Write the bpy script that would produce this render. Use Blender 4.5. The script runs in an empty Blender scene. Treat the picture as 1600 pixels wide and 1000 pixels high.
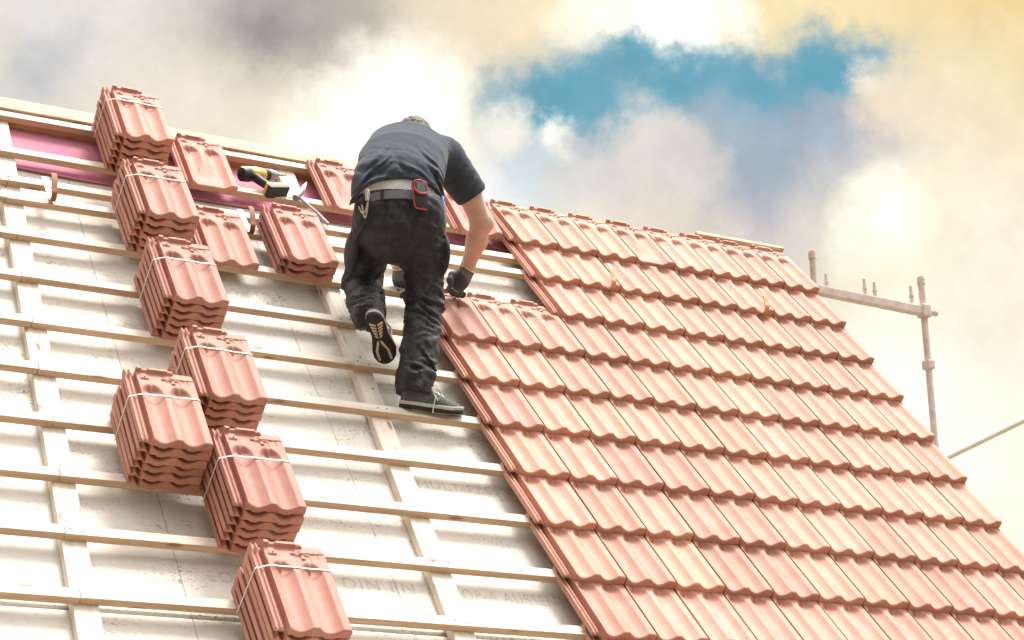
import bpy, bmesh, math, random
import numpy as np
from mathutils import Vector, Matrix, noise as mnoise

# ------------------------------------------------------------------ camera, sky, sun, exposure
S = bpy.context.scene
C = S.collection
R = math.radians
EXPO = 1.0
S.view_settings.view_transform = 'Standard'
S.view_settings.look = 'None'
S.view_settings.exposure = EXPO
S.view_settings.gamma = 1.0
S.view_settings.use_curve_mapping = False

PITCH = R(51.0)            # roof pitch; ridge runs along X, the slope faces -Y
RIDGE_Z = 5.6
XV = Vector((1, 0, 0))
VV = Vector((0, math.cos(PITCH), math.sin(PITCH)))     # up the slope
WV = Vector((0, -math.sin(PITCH), math.cos(PITCH)))    # out of the slope
ORG = Vector((0, 0, RIDGE_Z))
ROT = Matrix((XV, VV, WV)).transposed()

def W3(u, v, w):
    return ORG + XV * u + VV * v + WV * w

cam_d = bpy.data.cameras.new('camera')
cam = bpy.data.objects.new('camera', cam_d)
C.objects.link(cam)
cam_d.sensor_width = 36.0
cam_d.lens = 3231.88 / 1600 * 36.0
cam_d.clip_start = 0.1
cam_d.clip_end = 2000
cx, cz = Vector((0.88512, -0.46496, -0.01934)), -Vector((0.44634, 0.83646, 0.31800))
cz.normalize(); cx = (cx - cz * cx.dot(cz)).normalized(); cy = cz.cross(cx)
mw = Matrix((cx, cy, cz)).transposed().to_4x4()
mw.translation = Vector((-6.36672, -8.63624, 1.69673))
cam.matrix_world = mw
S.camera = cam

SUN_DIR = Vector((0.24, 0.02, 0.97)).normalized()       # towards the sun: high, a little to the right
sun_el = math.asin(SUN_DIR.z)
sun_az = math.atan2(SUN_DIR.x, SUN_DIR.y)

sun_d = bpy.data.lights.new('sun', 'SUN')
sun_d.energy = 2.45
sun_d.angle = R(18.0)
sun_d.color = (1.0, 0.97, 0.93)
sun = bpy.data.objects.new('sun', sun_d)
C.objects.link(sun)
sun.rotation_euler = SUN_DIR.to_track_quat('Z', 'Y').to_euler()
sun.location = (0, 0, 30)

def lin(c):
    c = c / 255.0
    return c / 12.92 if c <= 0.04045 else ((c + 0.055) / 1.055) ** 2.4
def srgb(r, g, b, k=1.0):
    return (lin(r) * k, lin(g) * k, lin(b) * k, 1.0)

def build_world():
    w = bpy.data.worlds.new('World'); S.world = w; w.use_nodes = True
    nt = w.node_tree; N = nt.nodes; L = nt.links
    for n in list(N): N.remove(n)
    out = N.new('ShaderNodeOutputWorld'); bg = N.new('ShaderNodeBackground')
    bg.inputs['Strength'].default_value = 0.1
    L.new(bg.outputs[0], out.inputs[0])
    tc = N.new('ShaderNodeTexCoord')
    sky = N.new('ShaderNodeTexSky'); sky.sky_type = 'NISHITA'; sky.sun_disc = False
    sky.sun_elevation = sun_el; sky.sun_rotation = sun_az
    sky.altitude = 200; sky.air_density = 1.0; sky.dust_density = 0.6
    K = 10.0 / 2 ** EXPO * 1.0
    def noise(scale, detail, rough=0.55, off=(0, 0, 0)):
        m = N.new('ShaderNodeMapping'); m.inputs['Location'].default_value = off
        L.new(tc.outputs['Generated'], m.inputs[0])
        n = N.new('ShaderNodeTexNoise'); n.inputs['Scale'].default_value = scale
        n.inputs['Detail'].default_value = detail; n.inputs['Roughness'].default_value = rough
        L.new(m.outputs[0], n.inputs['Vector'])
        return n
    # cloud edges: the look-up direction is pushed about by two sizes of noise
    n1 = noise(14, 6, 0.6); n2 = noise(55, 5, 0.62, (3, 1, 2))
    def centred(n, amp):
        s = N.new('ShaderNodeVectorMath'); s.operation = 'SUBTRACT'; s.inputs[1].default_value = (0.5, 0.5, 0.5)
        L.new(n.outputs['Color'], s.inputs[0])
        k = N.new('ShaderNodeVectorMath'); k.operation = 'SCALE'; k.inputs['Scale'].default_value = amp
        L.new(s.outputs[0], k.inputs[0]); return k
    a1 = N.new('ShaderNodeVectorMath'); a1.operation = 'ADD'
    L.new(tc.outputs['Generated'], a1.inputs[0]); L.new(centred(n1, 0.050).outputs[0], a1.inputs[1])
    a2 = N.new('ShaderNodeVectorMath'); a2.operation = 'ADD'
    L.new(a1.outputs[0], a2.inputs[0]); L.new(centred(n2, 0.024).outputs[0], a2.inputs[1])
    def mixc(fac, a, b):
        m = N.new('ShaderNodeMix'); m.data_type = 'RGBA'
        if isinstance(fac, float): m.inputs['Factor'].default_value = fac
        else: L.new(fac, m.inputs['Factor'])
        for s, v in (('A', a), ('B', b)):
            sock = [i for i in m.inputs if i.name == s and i.type == 'RGBA'][0]
            if isinstance(v, tuple): sock.default_value = v
            else: L.new(v, sock)
        return [o for o in m.outputs if o.type == 'RGBA'][0]
    def blob(direction, r0, r1, amt=1.0, vec=None):
        d = N.new('ShaderNodeVectorMath'); d.operation = 'DISTANCE'
        L.new((vec or a2).outputs[0] if vec != 'plain' else tc.outputs['Generated'], d.inputs[0])
        d.inputs[1].default_value = direction
        m = N.new('ShaderNodeMapRange'); m.interpolation_type = 'SMOOTHSTEP'
        m.inputs['From Min'].default_value = r1; m.inputs['From Max'].default_value = r0
        m.inputs['To Min'].default_value = 0.0; m.inputs['To Max'].default_value = amt
        L.new(d.outputs['Value'], m.inputs['Value'])
        return m.outputs[0]
    # the clear blue sky seen through the gap in the clouds
    hs = N.new('ShaderNodeHueSaturation'); hs.inputs['Saturation'].default_value = SKY_SAT; hs.inputs['Hue'].default_value = 0.447
    hs.inputs['Value'].default_value = SKY_VAL
    L.new(sky.outputs[0], hs.inputs['Color'])
    blue = hs.outputs[0]
    col = None
    base = srgb(248, 236, 212, K)
    cur = base
    # unseen sky shaped for light: added glow round the sun, darkened low and behind
    cur = mixc(blob((0.3, 0.05, 0.95), 0.35, 1.25, 1.0, 'plain'), srgb(142, 136, 131, K), srgb(255, 252, 248, 3.7 * K))
    cur = mixc(blob((0.446, 0.836, 0.318), 0.30, 0.55, 1.0, 'plain'), cur, base)
    # the same thin veil left over the gap keeps the blue pale at its edges
    for kind, d, r0, r1, c, amt in CLOUDS:
        f = blob(d, r0, r1, amt)
        if kind == 'blue':
            cur = mixc(f, cur, blue)
        else:
            cur = mixc(f, cur, srgb(*c[:3], K * (c[3] if len(c) > 3 else 1.0)))
    # fine billows
    n3 = noise(34, 9, 0.64, (5, 2, 7))
    mr = N.new('ShaderNodeMapRange'); mr.inputs['From Min'].default_value = 0.3; mr.inputs['From Max'].default_value = 0.7
    mr.inputs['To Min'].default_value = 0.93; mr.inputs['To Max'].default_value = 1.08
    L.new(n3.outputs['Fac'], mr.inputs['Value'])
    mul = N.new('ShaderNodeVectorMath'); mul.operation = 'SCALE'
    L.new(cur, mul.inputs[0]); L.new(mr.outputs[0], mul.inputs['Scale'])
    L.new(mul.outputs[0], bg.inputs['Color'])
SKY_SAT, SKY_VAL = 1.18, 0.55
CLOUDS = [
    ('cloud', (0.2558, 0.8571, 0.4472), 0.0, 0.1235, (236, 230, 222), 0.95),
    ('cloud', (0.3215, 0.8358, 0.445), 0.0, 0.0735, (150, 145, 146), 0.95),
    ('cloud', (0.3617, 0.8142, 0.4541), 0.0, 0.0471, (178, 170, 162), 0.75),
    ('cloud', (0.2193, 0.876, 0.4296), 0.0, 0.0412, (184, 190, 200), 0.8),
    ('cloud', (0.2074, 0.8693, 0.4488), 0.0, 0.0324, (240, 236, 230), 0.8),
    ('cloud', (0.2477, 0.876, 0.4139), 0.0, 0.0324, (232, 222, 210), 0.7),
    ('cloud', (0.29, 0.8617, 0.4163), 0.0029, 0.05, (246, 234, 214), 0.8),
    ('cloud', (0.4054, 0.7995, 0.4433), 0.0059, 0.0588, (240, 224, 196), 0.85),
    ('cloud', (0.3316, 0.8513, 0.4067), 0.0, 0.05, (253, 242, 216), 0.85),
    ('cloud', (0.5377, 0.7116, 0.4523), 0.0118, 0.1265, (253, 232, 180), 0.85),
    ('cloud', (0.6161, 0.6554, 0.4369), 0.0118, 0.0971, (242, 210, 140), 0.9),
    ('cloud', (0.435, 0.7763, 0.4561), 0.0059, 0.0441, (250, 232, 190), 0.7),
    ('cloud', (0.6069, 0.6856, 0.402), 0.0059, 0.0765, (250, 232, 192), 0.8),
    ('cloud', (0.3823, 0.8263, 0.4136), 0.0074, 0.05, (255, 250, 238, 1.3), 1.0),
    ('cloud', (0.3566, 0.8475, 0.3932), 0.0029, 0.0471, (255, 252, 244, 1.25), 0.9),
    ('cloud', (0.4319, 0.8198, 0.376), 0.0029, 0.0324, (255, 253, 248, 1.2), 0.8),
    ('cloud', (0.4649, 0.7611, 0.4523), 0.0029, 0.0353, (255, 248, 230, 1.2), 0.9),
    ('cloud', (0.4986, 0.747, 0.4397), 0.0118, 0.0412, (255, 250, 236, 1.35), 1.0),
    ('cloud', (0.5963, 0.709, 0.3765), 0.0176, 0.0941, (251, 236, 204), 0.85),
    ('cloud', (0.5525, 0.7469, 0.3699), 0.0176, 0.0765, (206, 198, 204), 0.9),
    ('cloud', (0.616, 0.7032, 0.355), 0.0, 0.0676, (248, 232, 220), 0.7),
    ('cloud', (0.5709, 0.7238, 0.3875), 0.0059, 0.0412, (186, 188, 200), 0.8),
    ('cloud', (0.5308, 0.7504, 0.3939), 0.0118, 0.0559, (160, 178, 194), 0.9),
    ('cloud', (0.4435, 0.8083, 0.3871), 0.0059, 0.0412, (208, 222, 230), 0.8),
    ('cloud', (0.4879, 0.7873, 0.377), 0.0088, 0.0471, (226, 216, 208), 0.85),
    ('cloud', (0.6008, 0.7247, 0.3373), 0.0118, 0.0765, (252, 246, 214, 1.05), 0.85),
    ('cloud', (0.5864, 0.7285, 0.3542), 0.0, 0.0324, (255, 254, 240, 1.2), 0.85),
    ('cloud', (0.6394, 0.7129, 0.2879), 0.0176, 0.1059, (252, 243, 224, 1.05), 0.8),
    ('cloud', (0.6048, 0.7476, 0.2743), 0.0059, 0.0588, (255, 253, 244, 1.12), 0.8),
    ('cloud', (0.6461, 0.7304, 0.2215), 0.0059, 0.0706, (255, 252, 240, 1.2), 0.9),
    ('cloud', (0.656, 0.7261, 0.2062), 0.0118, 0.0706, (255, 246, 190, 1.6), 0.9),
    ('cloud', (0.4301, 0.8015, 0.4154), 0.0, 0.0324, (112, 174, 202), 0.55),
    ('cloud', (0.4512, 0.7887, 0.4176), 0.0029, 0.0382, (112, 174, 202), 0.6),
    ('cloud', (0.472, 0.7754, 0.4195), 0.0029, 0.0382, (112, 174, 202), 0.6),
    ('cloud', (0.4936, 0.764, 0.4156), 0.0029, 0.0353, (112, 174, 202), 0.6),
    ('cloud', (0.5136, 0.7498, 0.4171), 0.0029, 0.0324, (112, 174, 202), 0.6),
    ('cloud', (0.5333, 0.7353, 0.4182), 0.0029, 0.0324, (112, 174, 202), 0.55),
    ('cloud', (0.5537, 0.7165, 0.4243), 0.0029, 0.0324, (112, 174, 202), 0.6),
    ('cloud', (0.5721, 0.7007, 0.4263), 0.0, 0.0235, (112, 174, 202), 0.5),
    ('cloud', (0.4751, 0.7645, 0.4357), 0.0, 0.0206, (112, 174, 202), 0.6),
    ('cloud', (0.4641, 0.7872, 0.4061), 0.0, 0.0265, (112, 174, 202), 0.5),
    ('blue', (0.4423, 0.795, 0.4151), 0.0044, 0.025, None, 0.9),
    ('blue', (0.4628, 0.7844, 0.413), 0.0059, 0.0265, None, 0.85),
    ('blue', (0.465, 0.775, 0.428), 0.0029, 0.0206, None, 0.8),
    ('blue', (0.4745, 0.7633, 0.4384), 0.0024, 0.0141, None, 0.9),
    ('blue', (0.4808, 0.7657, 0.4273), 0.0044, 0.0206, None, 0.85),
    ('blue', (0.4924, 0.7617, 0.4212), 0.0059, 0.025, None, 0.95),
    ('blue', (0.4962, 0.7556, 0.4277), 0.0029, 0.0147, None, 0.8),
    ('blue', (0.5204, 0.7431, 0.4206), 0.0044, 0.0221, None, 0.75),
    ('blue', (0.5308, 0.737, 0.4184), 0.0029, 0.0176, None, 0.8),
    ('blue', (0.5583, 0.7124, 0.4252), 0.0074, 0.0265, None, 0.95),
    ('blue', (0.5522, 0.7199, 0.4205), 0.0029, 0.0206, None, 0.85),
    ('blue', (0.5718, 0.7001, 0.4276), 0.0, 0.0147, None, 0.7),
    ('blue', (0.4218, 0.8055, 0.4161), 0.0, 0.0176, None, 0.7),
    ('blue', (0.4697, 0.7847, 0.4044), 0.0015, 0.0147, None, 0.8),
    ('blue', (0.5084, 0.7529, 0.418), 0.0044, 0.0221, None, 0.85),
    ('blue', (0.5413, 0.728, 0.4207), 0.0044, 0.0221, None, 0.8),
    ('blue', (0.4504, 0.7869, 0.4218), 0.0029, 0.0206, None, 0.8),
    ('cloud', (0.5483, 0.7318, 0.4047), 0.0035, 0.0235, (154, 172, 190), 0.75),
    ('cloud', (0.5196, 0.7549, 0.4002), 0.0059, 0.0265, (172, 186, 198), 0.8),
    ('cloud', (0.5747, 0.7024, 0.4199), 0.0024, 0.0147, (252, 242, 224), 0.9),
    ('cloud', (0.5889, 0.7013, 0.4017), 0.0088, 0.0294, (248, 232, 206), 0.85),
    ('cloud', (0.5593, 0.7271, 0.3982), 0.0035, 0.0235, (164, 182, 200), 0.75),
    ('cloud', (0.4516, 0.7966, 0.4018), 0.0029, 0.0147, (254, 248, 236, 1.15), 0.95),
    ('cloud', (0.4293, 0.8069, 0.4057), 0.0044, 0.0206, (252, 246, 234, 1.05), 0.9),
    ('cloud', (0.4872, 0.7787, 0.3953), 0.0059, 0.0265, (236, 226, 216), 0.85),
    ('cloud', (0.504, 0.7713, 0.3888), 0.0074, 0.0265, (222, 216, 214), 0.8),
    ('cloud', (0.4702, 0.7928, 0.3876), 0.0059, 0.0265, (224, 220, 218), 0.8),
]

build_world()

# ------------------------------------------------------------------ helpers
rnd = random.Random(7)

def mat(name, col, rough=0.7, spec=0.4, metal=0.0, nscale=None, namt=0.0, bump=0.0, bscale=200.0, objvar=0.0, col2=None, stretch=(1, 1, 1), coords='Object', sheen=0.0):
    m = bpy.data.materials.new(name); m.use_nodes = True
    nt = m.node_tree; N = nt.nodes; L = nt.links
    p = N['Principled BSDF']
    p.inputs['Roughness'].default_value = rough
    p.inputs['Specular IOR Level'].default_value = spec
    p.inputs['Metallic'].default_value = metal
    if sheen: p.inputs['Sheen Weight'].default_value = sheen
    c = (*col, 1.0)
    p.inputs['Base Color'].default_value = c
    tc = N.new('ShaderNodeTexCoord'); mp = N.new('ShaderNodeMapping'); mp.inputs['Scale'].default_value = stretch
    L.new(tc.outputs[coords], mp.inputs[0])
    src = None
    if nscale:
        n = N.new('ShaderNodeTexNoise'); n.inputs['Scale'].default_value = nscale; n.inputs['Detail'].default_value = 7
        n.inputs['Roughness'].default_value = 0.65
        L.new(mp.outputs[0], n.inputs['Vector'])
        r = N.new('ShaderNodeMapRange'); r.inputs['From Min'].default_value = 0.3; r.inputs['From Max'].default_value = 0.7
        L.new(n.outputs['Fac'], r.inputs['Value'])
        mx = N.new('ShaderNodeMix'); mx.data_type = 'RGBA'
        A = [i for i in mx.inputs if i.type == 'RGBA'][0]; B = [i for i in mx.inputs if i.type == 'RGBA'][1]
        c2 = col2 if col2 else tuple(x * (1 - namt) for x in col)
        A.default_value = c; B.default_value = (*c2, 1.0)
        L.new(r.outputs[0], mx.inputs['Factor'])
        src = [o for o in mx.outputs if o.type == 'RGBA'][0]
    if objvar:
        oi = N.new('ShaderNodeObjectInfo')
        r2 = N.new('ShaderNodeMapRange'); r2.inputs['To Min'].default_value = 1 - objvar; r2.inputs['To Max'].default_value = 1 + objvar
        L.new(oi.outputs['Random'], r2.inputs['Value'])
        sc = N.new('ShaderNodeVectorMath'); sc.operation = 'SCALE'
        if src: L.new(src, sc.inputs[0])
        else: sc.inputs[0].default_value = col
        L.new(r2.outputs[0], sc.inputs['Scale']); src = sc.outputs[0]
    if src: L.new(src, p.inputs['Base Color'])
    if bump:
        nb = N.new('ShaderNodeTexNoise'); nb.inputs['Scale'].default_value = bscale; nb.inputs['Detail'].default_value = 6
        L.new(mp.outputs[0], nb.inputs['Vector'])
        b = N.new('ShaderNodeBump'); b.inputs['Strength'].default_value = bump; b.inputs['Distance'].default_value = 0.002
        L.new(nb.outputs['Fac'], b.inputs['Height']); L.new(b.outputs[0], p.inputs['Normal'])
    return m

def wood_mat(name, light, dark, axis=0, objvar=0.08, knots=True):
    """sawn softwood: long streaks along one axis, a few knots, some grey weathering"""
    m = bpy.data.materials.new(name); m.use_nodes = True
    nt = m.node_tree; N = nt.nodes; L = nt.links; p = N['Principled BSDF']
    p.inputs['Roughness'].default_value = 0.75; p.inputs['Specular IOR Level'].default_value = 0.25
    tc = N.new('ShaderNodeTexCoord')
    oi = N.new('ShaderNodeObjectInfo')
    ad = N.new('ShaderNodeVectorMath'); ad.operation = 'ADD'
    k = N.new('ShaderNodeVectorMath'); k.operation = 'SCALE'; k.inputs[0].default_value = (37, 11, 23)
    L.new(oi.outputs['Random'], k.inputs['Scale'])
    L.new(tc.outputs['Object'], ad.inputs[0]); L.new(k.outputs[0], ad.inputs[1])
    # object coordinates are turned into the roof's own axes so that the grain follows the timber
    vr = N.new('ShaderNodeVectorRotate'); vr.rotation_type = 'X_AXIS'; vr.inputs['Angle'].default_value = -PITCH
    L.new(ad.outputs[0], vr.inputs['Vector'])
    mp = N.new('ShaderNodeMapping'); s = [60, 60, 60]; s[axis] = 2.2; mp.inputs['Scale'].default_value = s
    L.new(vr.outputs[0], mp.inputs[0])
    n = N.new('ShaderNodeTexNoise'); n.inputs['Scale'].default_value = 1.0; n.inputs['Detail'].default_value = 6; n.inputs['Roughness'].default_value = 0.6
    L.new(mp.outputs[0], n.inputs['Vector'])
    cr = N.new('ShaderNodeValToRGB')
    cr.color_ramp.elements[0].position = 0.32; cr.color_ramp.elements[0].color = (*dark, 1)
    cr.color_ramp.elements[1].position = 0.62; cr.color_ramp.elements[1].color = (*light, 1)
    L.new(n.outputs['Fac'], cr.inputs[0])
    src = cr.outputs[0]
    # blotchy weathering
    n2 = N.new('ShaderNodeTexNoise'); n2.inputs['Scale'].default_value = 5; n2.inputs['Detail'].default_value = 8; n2.inputs['Roughness'].default_value = 0.7
    L.new(vr.outputs[0], n2.inputs['Vector'])
    r2 = N.new('ShaderNodeMapRange'); r2.inputs['From Min'].default_value = 0.42; r2.inputs['From Max'].default_value = 0.75; r2.inputs['To Max'].default_value = 0.55
    L.new(n2.outputs['Fac'], r2.inputs['Value'])
    mx = N.new('ShaderNodeMix'); mx.data_type = 'RGBA'
    io = [i for i in mx.inputs if i.type == 'RGBA']
    L.new(src, io[0]); io[1].default_value = (dark[0] * 0.85, dark[1] * 0.88, dark[2] * 0.92, 1)
    L.new(r2.outputs[0], mx.inputs['Factor']); src = [o for o in mx.outputs if o.type == 'RGBA'][0]
    if knots:
        mk = N.new('ShaderNodeMapping'); s = [16, 16, 16]; s[axis] = 5; mk.inputs['Scale'].default_value = s
        L.new(vr.outputs[0], mk.inputs[0])
        vo = N.new('ShaderNodeTexVoronoi'); vo.inputs['Scale'].default_value = 1.0; vo.inputs['Randomness'].default_value = 1.0
        L.new(mk.outputs[0], vo.inputs['Vector'])
        rk = N.new('ShaderNodeMapRange'); rk.inputs['From Min'].default_value = 0.09; rk.inputs['From Max'].default_value = 0.20; rk.inputs['To Min'].default_value = 0.75; rk.inputs['To Max'].default_value = 0
        L.new(vo.outputs['Distance'], rk.inputs['Value'])
        m2 = N.new('ShaderNodeMix'); m2.data_type = 'RGBA'; io = [i for i in m2.inputs if i.type == 'RGBA']
        L.new(src, io[0]); io[1].default_value = (0.25, 0.12, 0.05, 1); L.new(rk.outputs[0], m2.inputs['Factor'])
        src = [o for o in m2.outputs if o.type == 'RGBA'][0]
    rv = N.new('ShaderNodeMapRange'); rv.inputs['To Min'].default_value = 1 - objvar; rv.inputs['To Max'].default_value = 1 + objvar * 0.6
    L.new(oi.outputs['Random'], rv.inputs['Value'])
    sc = N.new('ShaderNodeVectorMath'); sc.operation = 'SCALE'; L.new(src, sc.inputs[0]); L.new(rv.outputs[0], sc.inputs['Scale'])
    L.new(sc.outputs[0], p.inputs['Base Color'])
    b = N.new('ShaderNodeBump'); b.inputs['Strength'].default_value = 0.35; b.inputs['Distance'].default_value = 0.002
    L.new(n.outputs['Fac'], b.inputs['Height']); L.new(b.outputs[0], p.inputs['Normal'])
    return m

def clay_mat(name, col, col2):
    """unglazed fired clay: soft mottling, dusty bloom, faint drag lines from the press"""
    m = bpy.data.materials.new(name); m.use_nodes = True
    nt = m.node_tree; N = nt.nodes; L = nt.links; p = N['Principled BSDF']
    p.inputs['Roughness'].default_value = 0.66; p.inputs['Specular IOR Level'].default_value = 0.4
    tc = N.new('ShaderNodeTexCoord'); oi = N.new('ShaderNodeObjectInfo')
    k = N.new('ShaderNodeVectorMath'); k.operation = 'SCALE'; k.inputs[0].default_value = (31, 17, 5); L.new(oi.outputs['Random'], k.inputs['Scale'])
    ad = N.new('ShaderNodeVectorMath'); L.new(tc.outputs['Object'], ad.inputs[0]); L.new(k.outputs[0], ad.inputs[1])
    n = N.new('ShaderNodeTexNoise'); n.inputs['Scale'].default_value = 9; n.inputs['Detail'].default_value = 8; n.inputs['Roughness'].default_value = 0.62
    L.new(ad.outputs[0], n.inputs['Vector'])
    mp = N.new('ShaderNodeMapping'); mp.inputs['Scale'].default_value = (70, 3, 30); L.new(ad.outputs[0], mp.inputs[0])
    ns = N.new('ShaderNodeTexNoise'); ns.inputs['Scale'].default_value = 1; ns.inputs['Detail'].default_value = 3; L.new(mp.outputs[0], ns.inputs['Vector'])
    av = N.new('ShaderNodeMath'); av.operation = 'MULTIPLY_ADD'; av.inputs[1].default_value = 0.35; L.new(ns.outputs['Fac'], av.inputs[0])
    m5 = N.new('ShaderNodeMath'); m5.operation = 'MULTIPLY'; m5.inputs[1].default_value = 0.65; L.new(n.outputs['Fac'], m5.inputs[0]); L.new(m5.outputs[0], av.inputs[2])
    cr = N.new('ShaderNodeValToRGB'); cr.color_ramp.elements[0].position = 0.36; cr.color_ramp.elements[0].color = (*col2, 1)
    cr.color_ramp.elements[1].position = 0.62; cr.color_ramp.elements[1].color = (*col, 1)
    L.new(av.outputs[0], cr.inputs[0])
    # hue drift: some tiles came out of the kiln browner, and all carry pale lime bloom in patches
    fr = N.new('ShaderNodeMath'); fr.operation = 'FRACT'; f7 = N.new('ShaderNodeMath'); f7.operation = 'MULTIPLY'; f7.inputs[1].default_value = 7.31
    L.new(oi.outputs['Random'], f7.inputs[0]); L.new(f7.outputs[0], fr.inputs[0])
    fm = N.new('ShaderNodeMath'); fm.operation = 'MULTIPLY'; fm.inputs[1].default_value = 0.45; L.new(fr.outputs[0], fm.inputs[0])
    mh = N.new('ShaderNodeMix'); mh.data_type = 'RGBA'; ih = [i for i in mh.inputs if i.type == 'RGBA']
    L.new(cr.outputs[0], ih[0]); ih[1].default_value = (col[0] * .90, col[1] * .98, col[2] * .82, 1); L.new(fm.outputs[0], mh.inputs['Factor'])
    nbm = N.new('ShaderNodeTexNoise'); nbm.inputs['Scale'].default_value = 14; nbm.inputs['Detail'].default_value = 9; nbm.inputs['Roughness'].default_value = 0.75
    k2 = N.new('ShaderNodeVectorMath'); k2.inputs[1].default_value = (4.2, 8.8, 1.3); L.new(ad.outputs[0], k2.inputs[0]); L.new(k2.outputs[0], nbm.inputs['Vector'])
    rb = N.new('ShaderNodeMapRange'); rb.inputs['From Min'].default_value = 0.56; rb.inputs['From Max'].default_value = 0.74; rb.inputs['To Max'].default_value = 0.38; L.new(nbm.outputs['Fac'], rb.inputs['Value'])
    mb2 = N.new('ShaderNodeMix'); mb2.data_type = 'RGBA'; ib = [i for i in mb2.inputs if i.type == 'RGBA']
    L.new([o for o in mh.outputs if o.type == 'RGBA'][0], ib[0]); ib[1].default_value = (0.66, 0.47, 0.38, 1); L.new(rb.outputs[0], mb2.inputs['Factor'])
    clay_col = [o for o in mb2.outputs if o.type == 'RGBA'][0]
    rv = N.new('ShaderNodeMapRange'); rv.inputs['To Min'].default_value = 0.86; rv.inputs['To Max'].default_value = 1.10
    L.new(oi.outputs['Random'], rv.inputs['Value'])
    sc = N.new('ShaderNodeVectorMath'); sc.operation = 'SCALE'; L.new(clay_col, sc.inputs[0]); L.new(rv.outputs[0], sc.inputs['Scale'])
    L.new(sc.outputs[0], p.inputs['Base Color'])
    nb = N.new('ShaderNodeTexNoise'); nb.inputs['Scale'].default_value = 220; nb.inputs['Detail'].default_value = 4; L.new(ad.outputs[0], nb.inputs['Vector'])
    b = N.new('ShaderNodeBump'); b.inputs['Strength'].default_value = 0.18; b.inputs['Distance'].default_value = 0.001
    L.new(nb.outputs['Fac'], b.inputs['Height']); L.new(b.outputs[0], p.inputs['Normal'])
    return m

M = {}
M['batten'] = wood_mat('batten_wood', (0.82, 0.76, 0.68), (0.70, 0.58, 0.46), 0)
M['edge'] = wood_mat('batten_shaded_side', (0.64, 0.47, 0.33), (0.49, 0.33, 0.21), 0)  # darker tan copy of the batten wood, with shade painted in
M['counter'] = wood_mat('counter_batten_wood', (0.82, 0.75, 0.66), (0.68, 0.58, 0.47), 1)
M['ridge'] = wood_mat('ridge_wood', (0.76, 0.58, 0.42), (0.55, 0.33, 0.20), 0)
M['rafter'] = wood_mat('rafter_wood', (0.52, 0.30, 0.18), (0.34, 0.17, 0.09), 0)
M['clay'] = clay_mat('fired_clay', (0.54, 0.255, 0.205), (0.44, 0.180, 0.135))
M['clay_laid'] = clay_mat('fired_clay_laid', (0.58, 0.310, 0.240), (0.48, 0.215, 0.155))
M['nail'] = mat('nail_steel', (0.10, 0.10, 0.11), 0.5, metal=0.6)
M['film'] = mat('pink_film', (0.62, 0.24, 0.29), 0.8, spec=0.12, nscale=3.2, col2=(0.52, 0.21, 0.32), stretch=(1, 2, 2), bump=0.3, bscale=14)
M['dark'] = mat('dark_void_timber', (0.09, 0.06, 0.04), 0.9, nscale=8, namt=0.4)
M['plaster'] = mat('wall_plaster', (0.62, 0.58, 0.50), 0.9, nscale=4, namt=0.15, bump=0.4, bscale=60)
M['grass'] = mat('meadow', (0.07, 0.09, 0.03), 0.95, nscale=0.8, col2=(0.17, 0.14, 0.07), coords='Generated', stretch=(300, 300, 1))
M['gravel'] = mat('site_gravel', (0.26, 0.21, 0.16), 0.95, nscale=6, namt=0.4, bump=0.6, bscale=90)
M['print'] = mat('board_print', (0.46, 0.41, 0.36), 0.9, nscale=45, col2=(0.70, 0.66, 0.59))
M['zinc'] = mat('zinc_sheet', (0.62, 0.62, 0.62), 0.55, metal=0.3, nscale=20, namt=0.15)
M['copper'] = mat('copper_brown_coating', (0.30, 0.115, 0.06), 0.65, spec=0.25, nscale=25, namt=0.25)
M['galv'] = mat('galvanised_tube', (0.88, 0.75, 0.71), 0.55, metal=0.05, nscale=22, col2=(0.66, 0.50, 0.45), bump=0.3, bscale=90)
M['strap'] = mat('white_strapping', (0.72, 0.72, 0.71), 0.45, spec=0.35)

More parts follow.
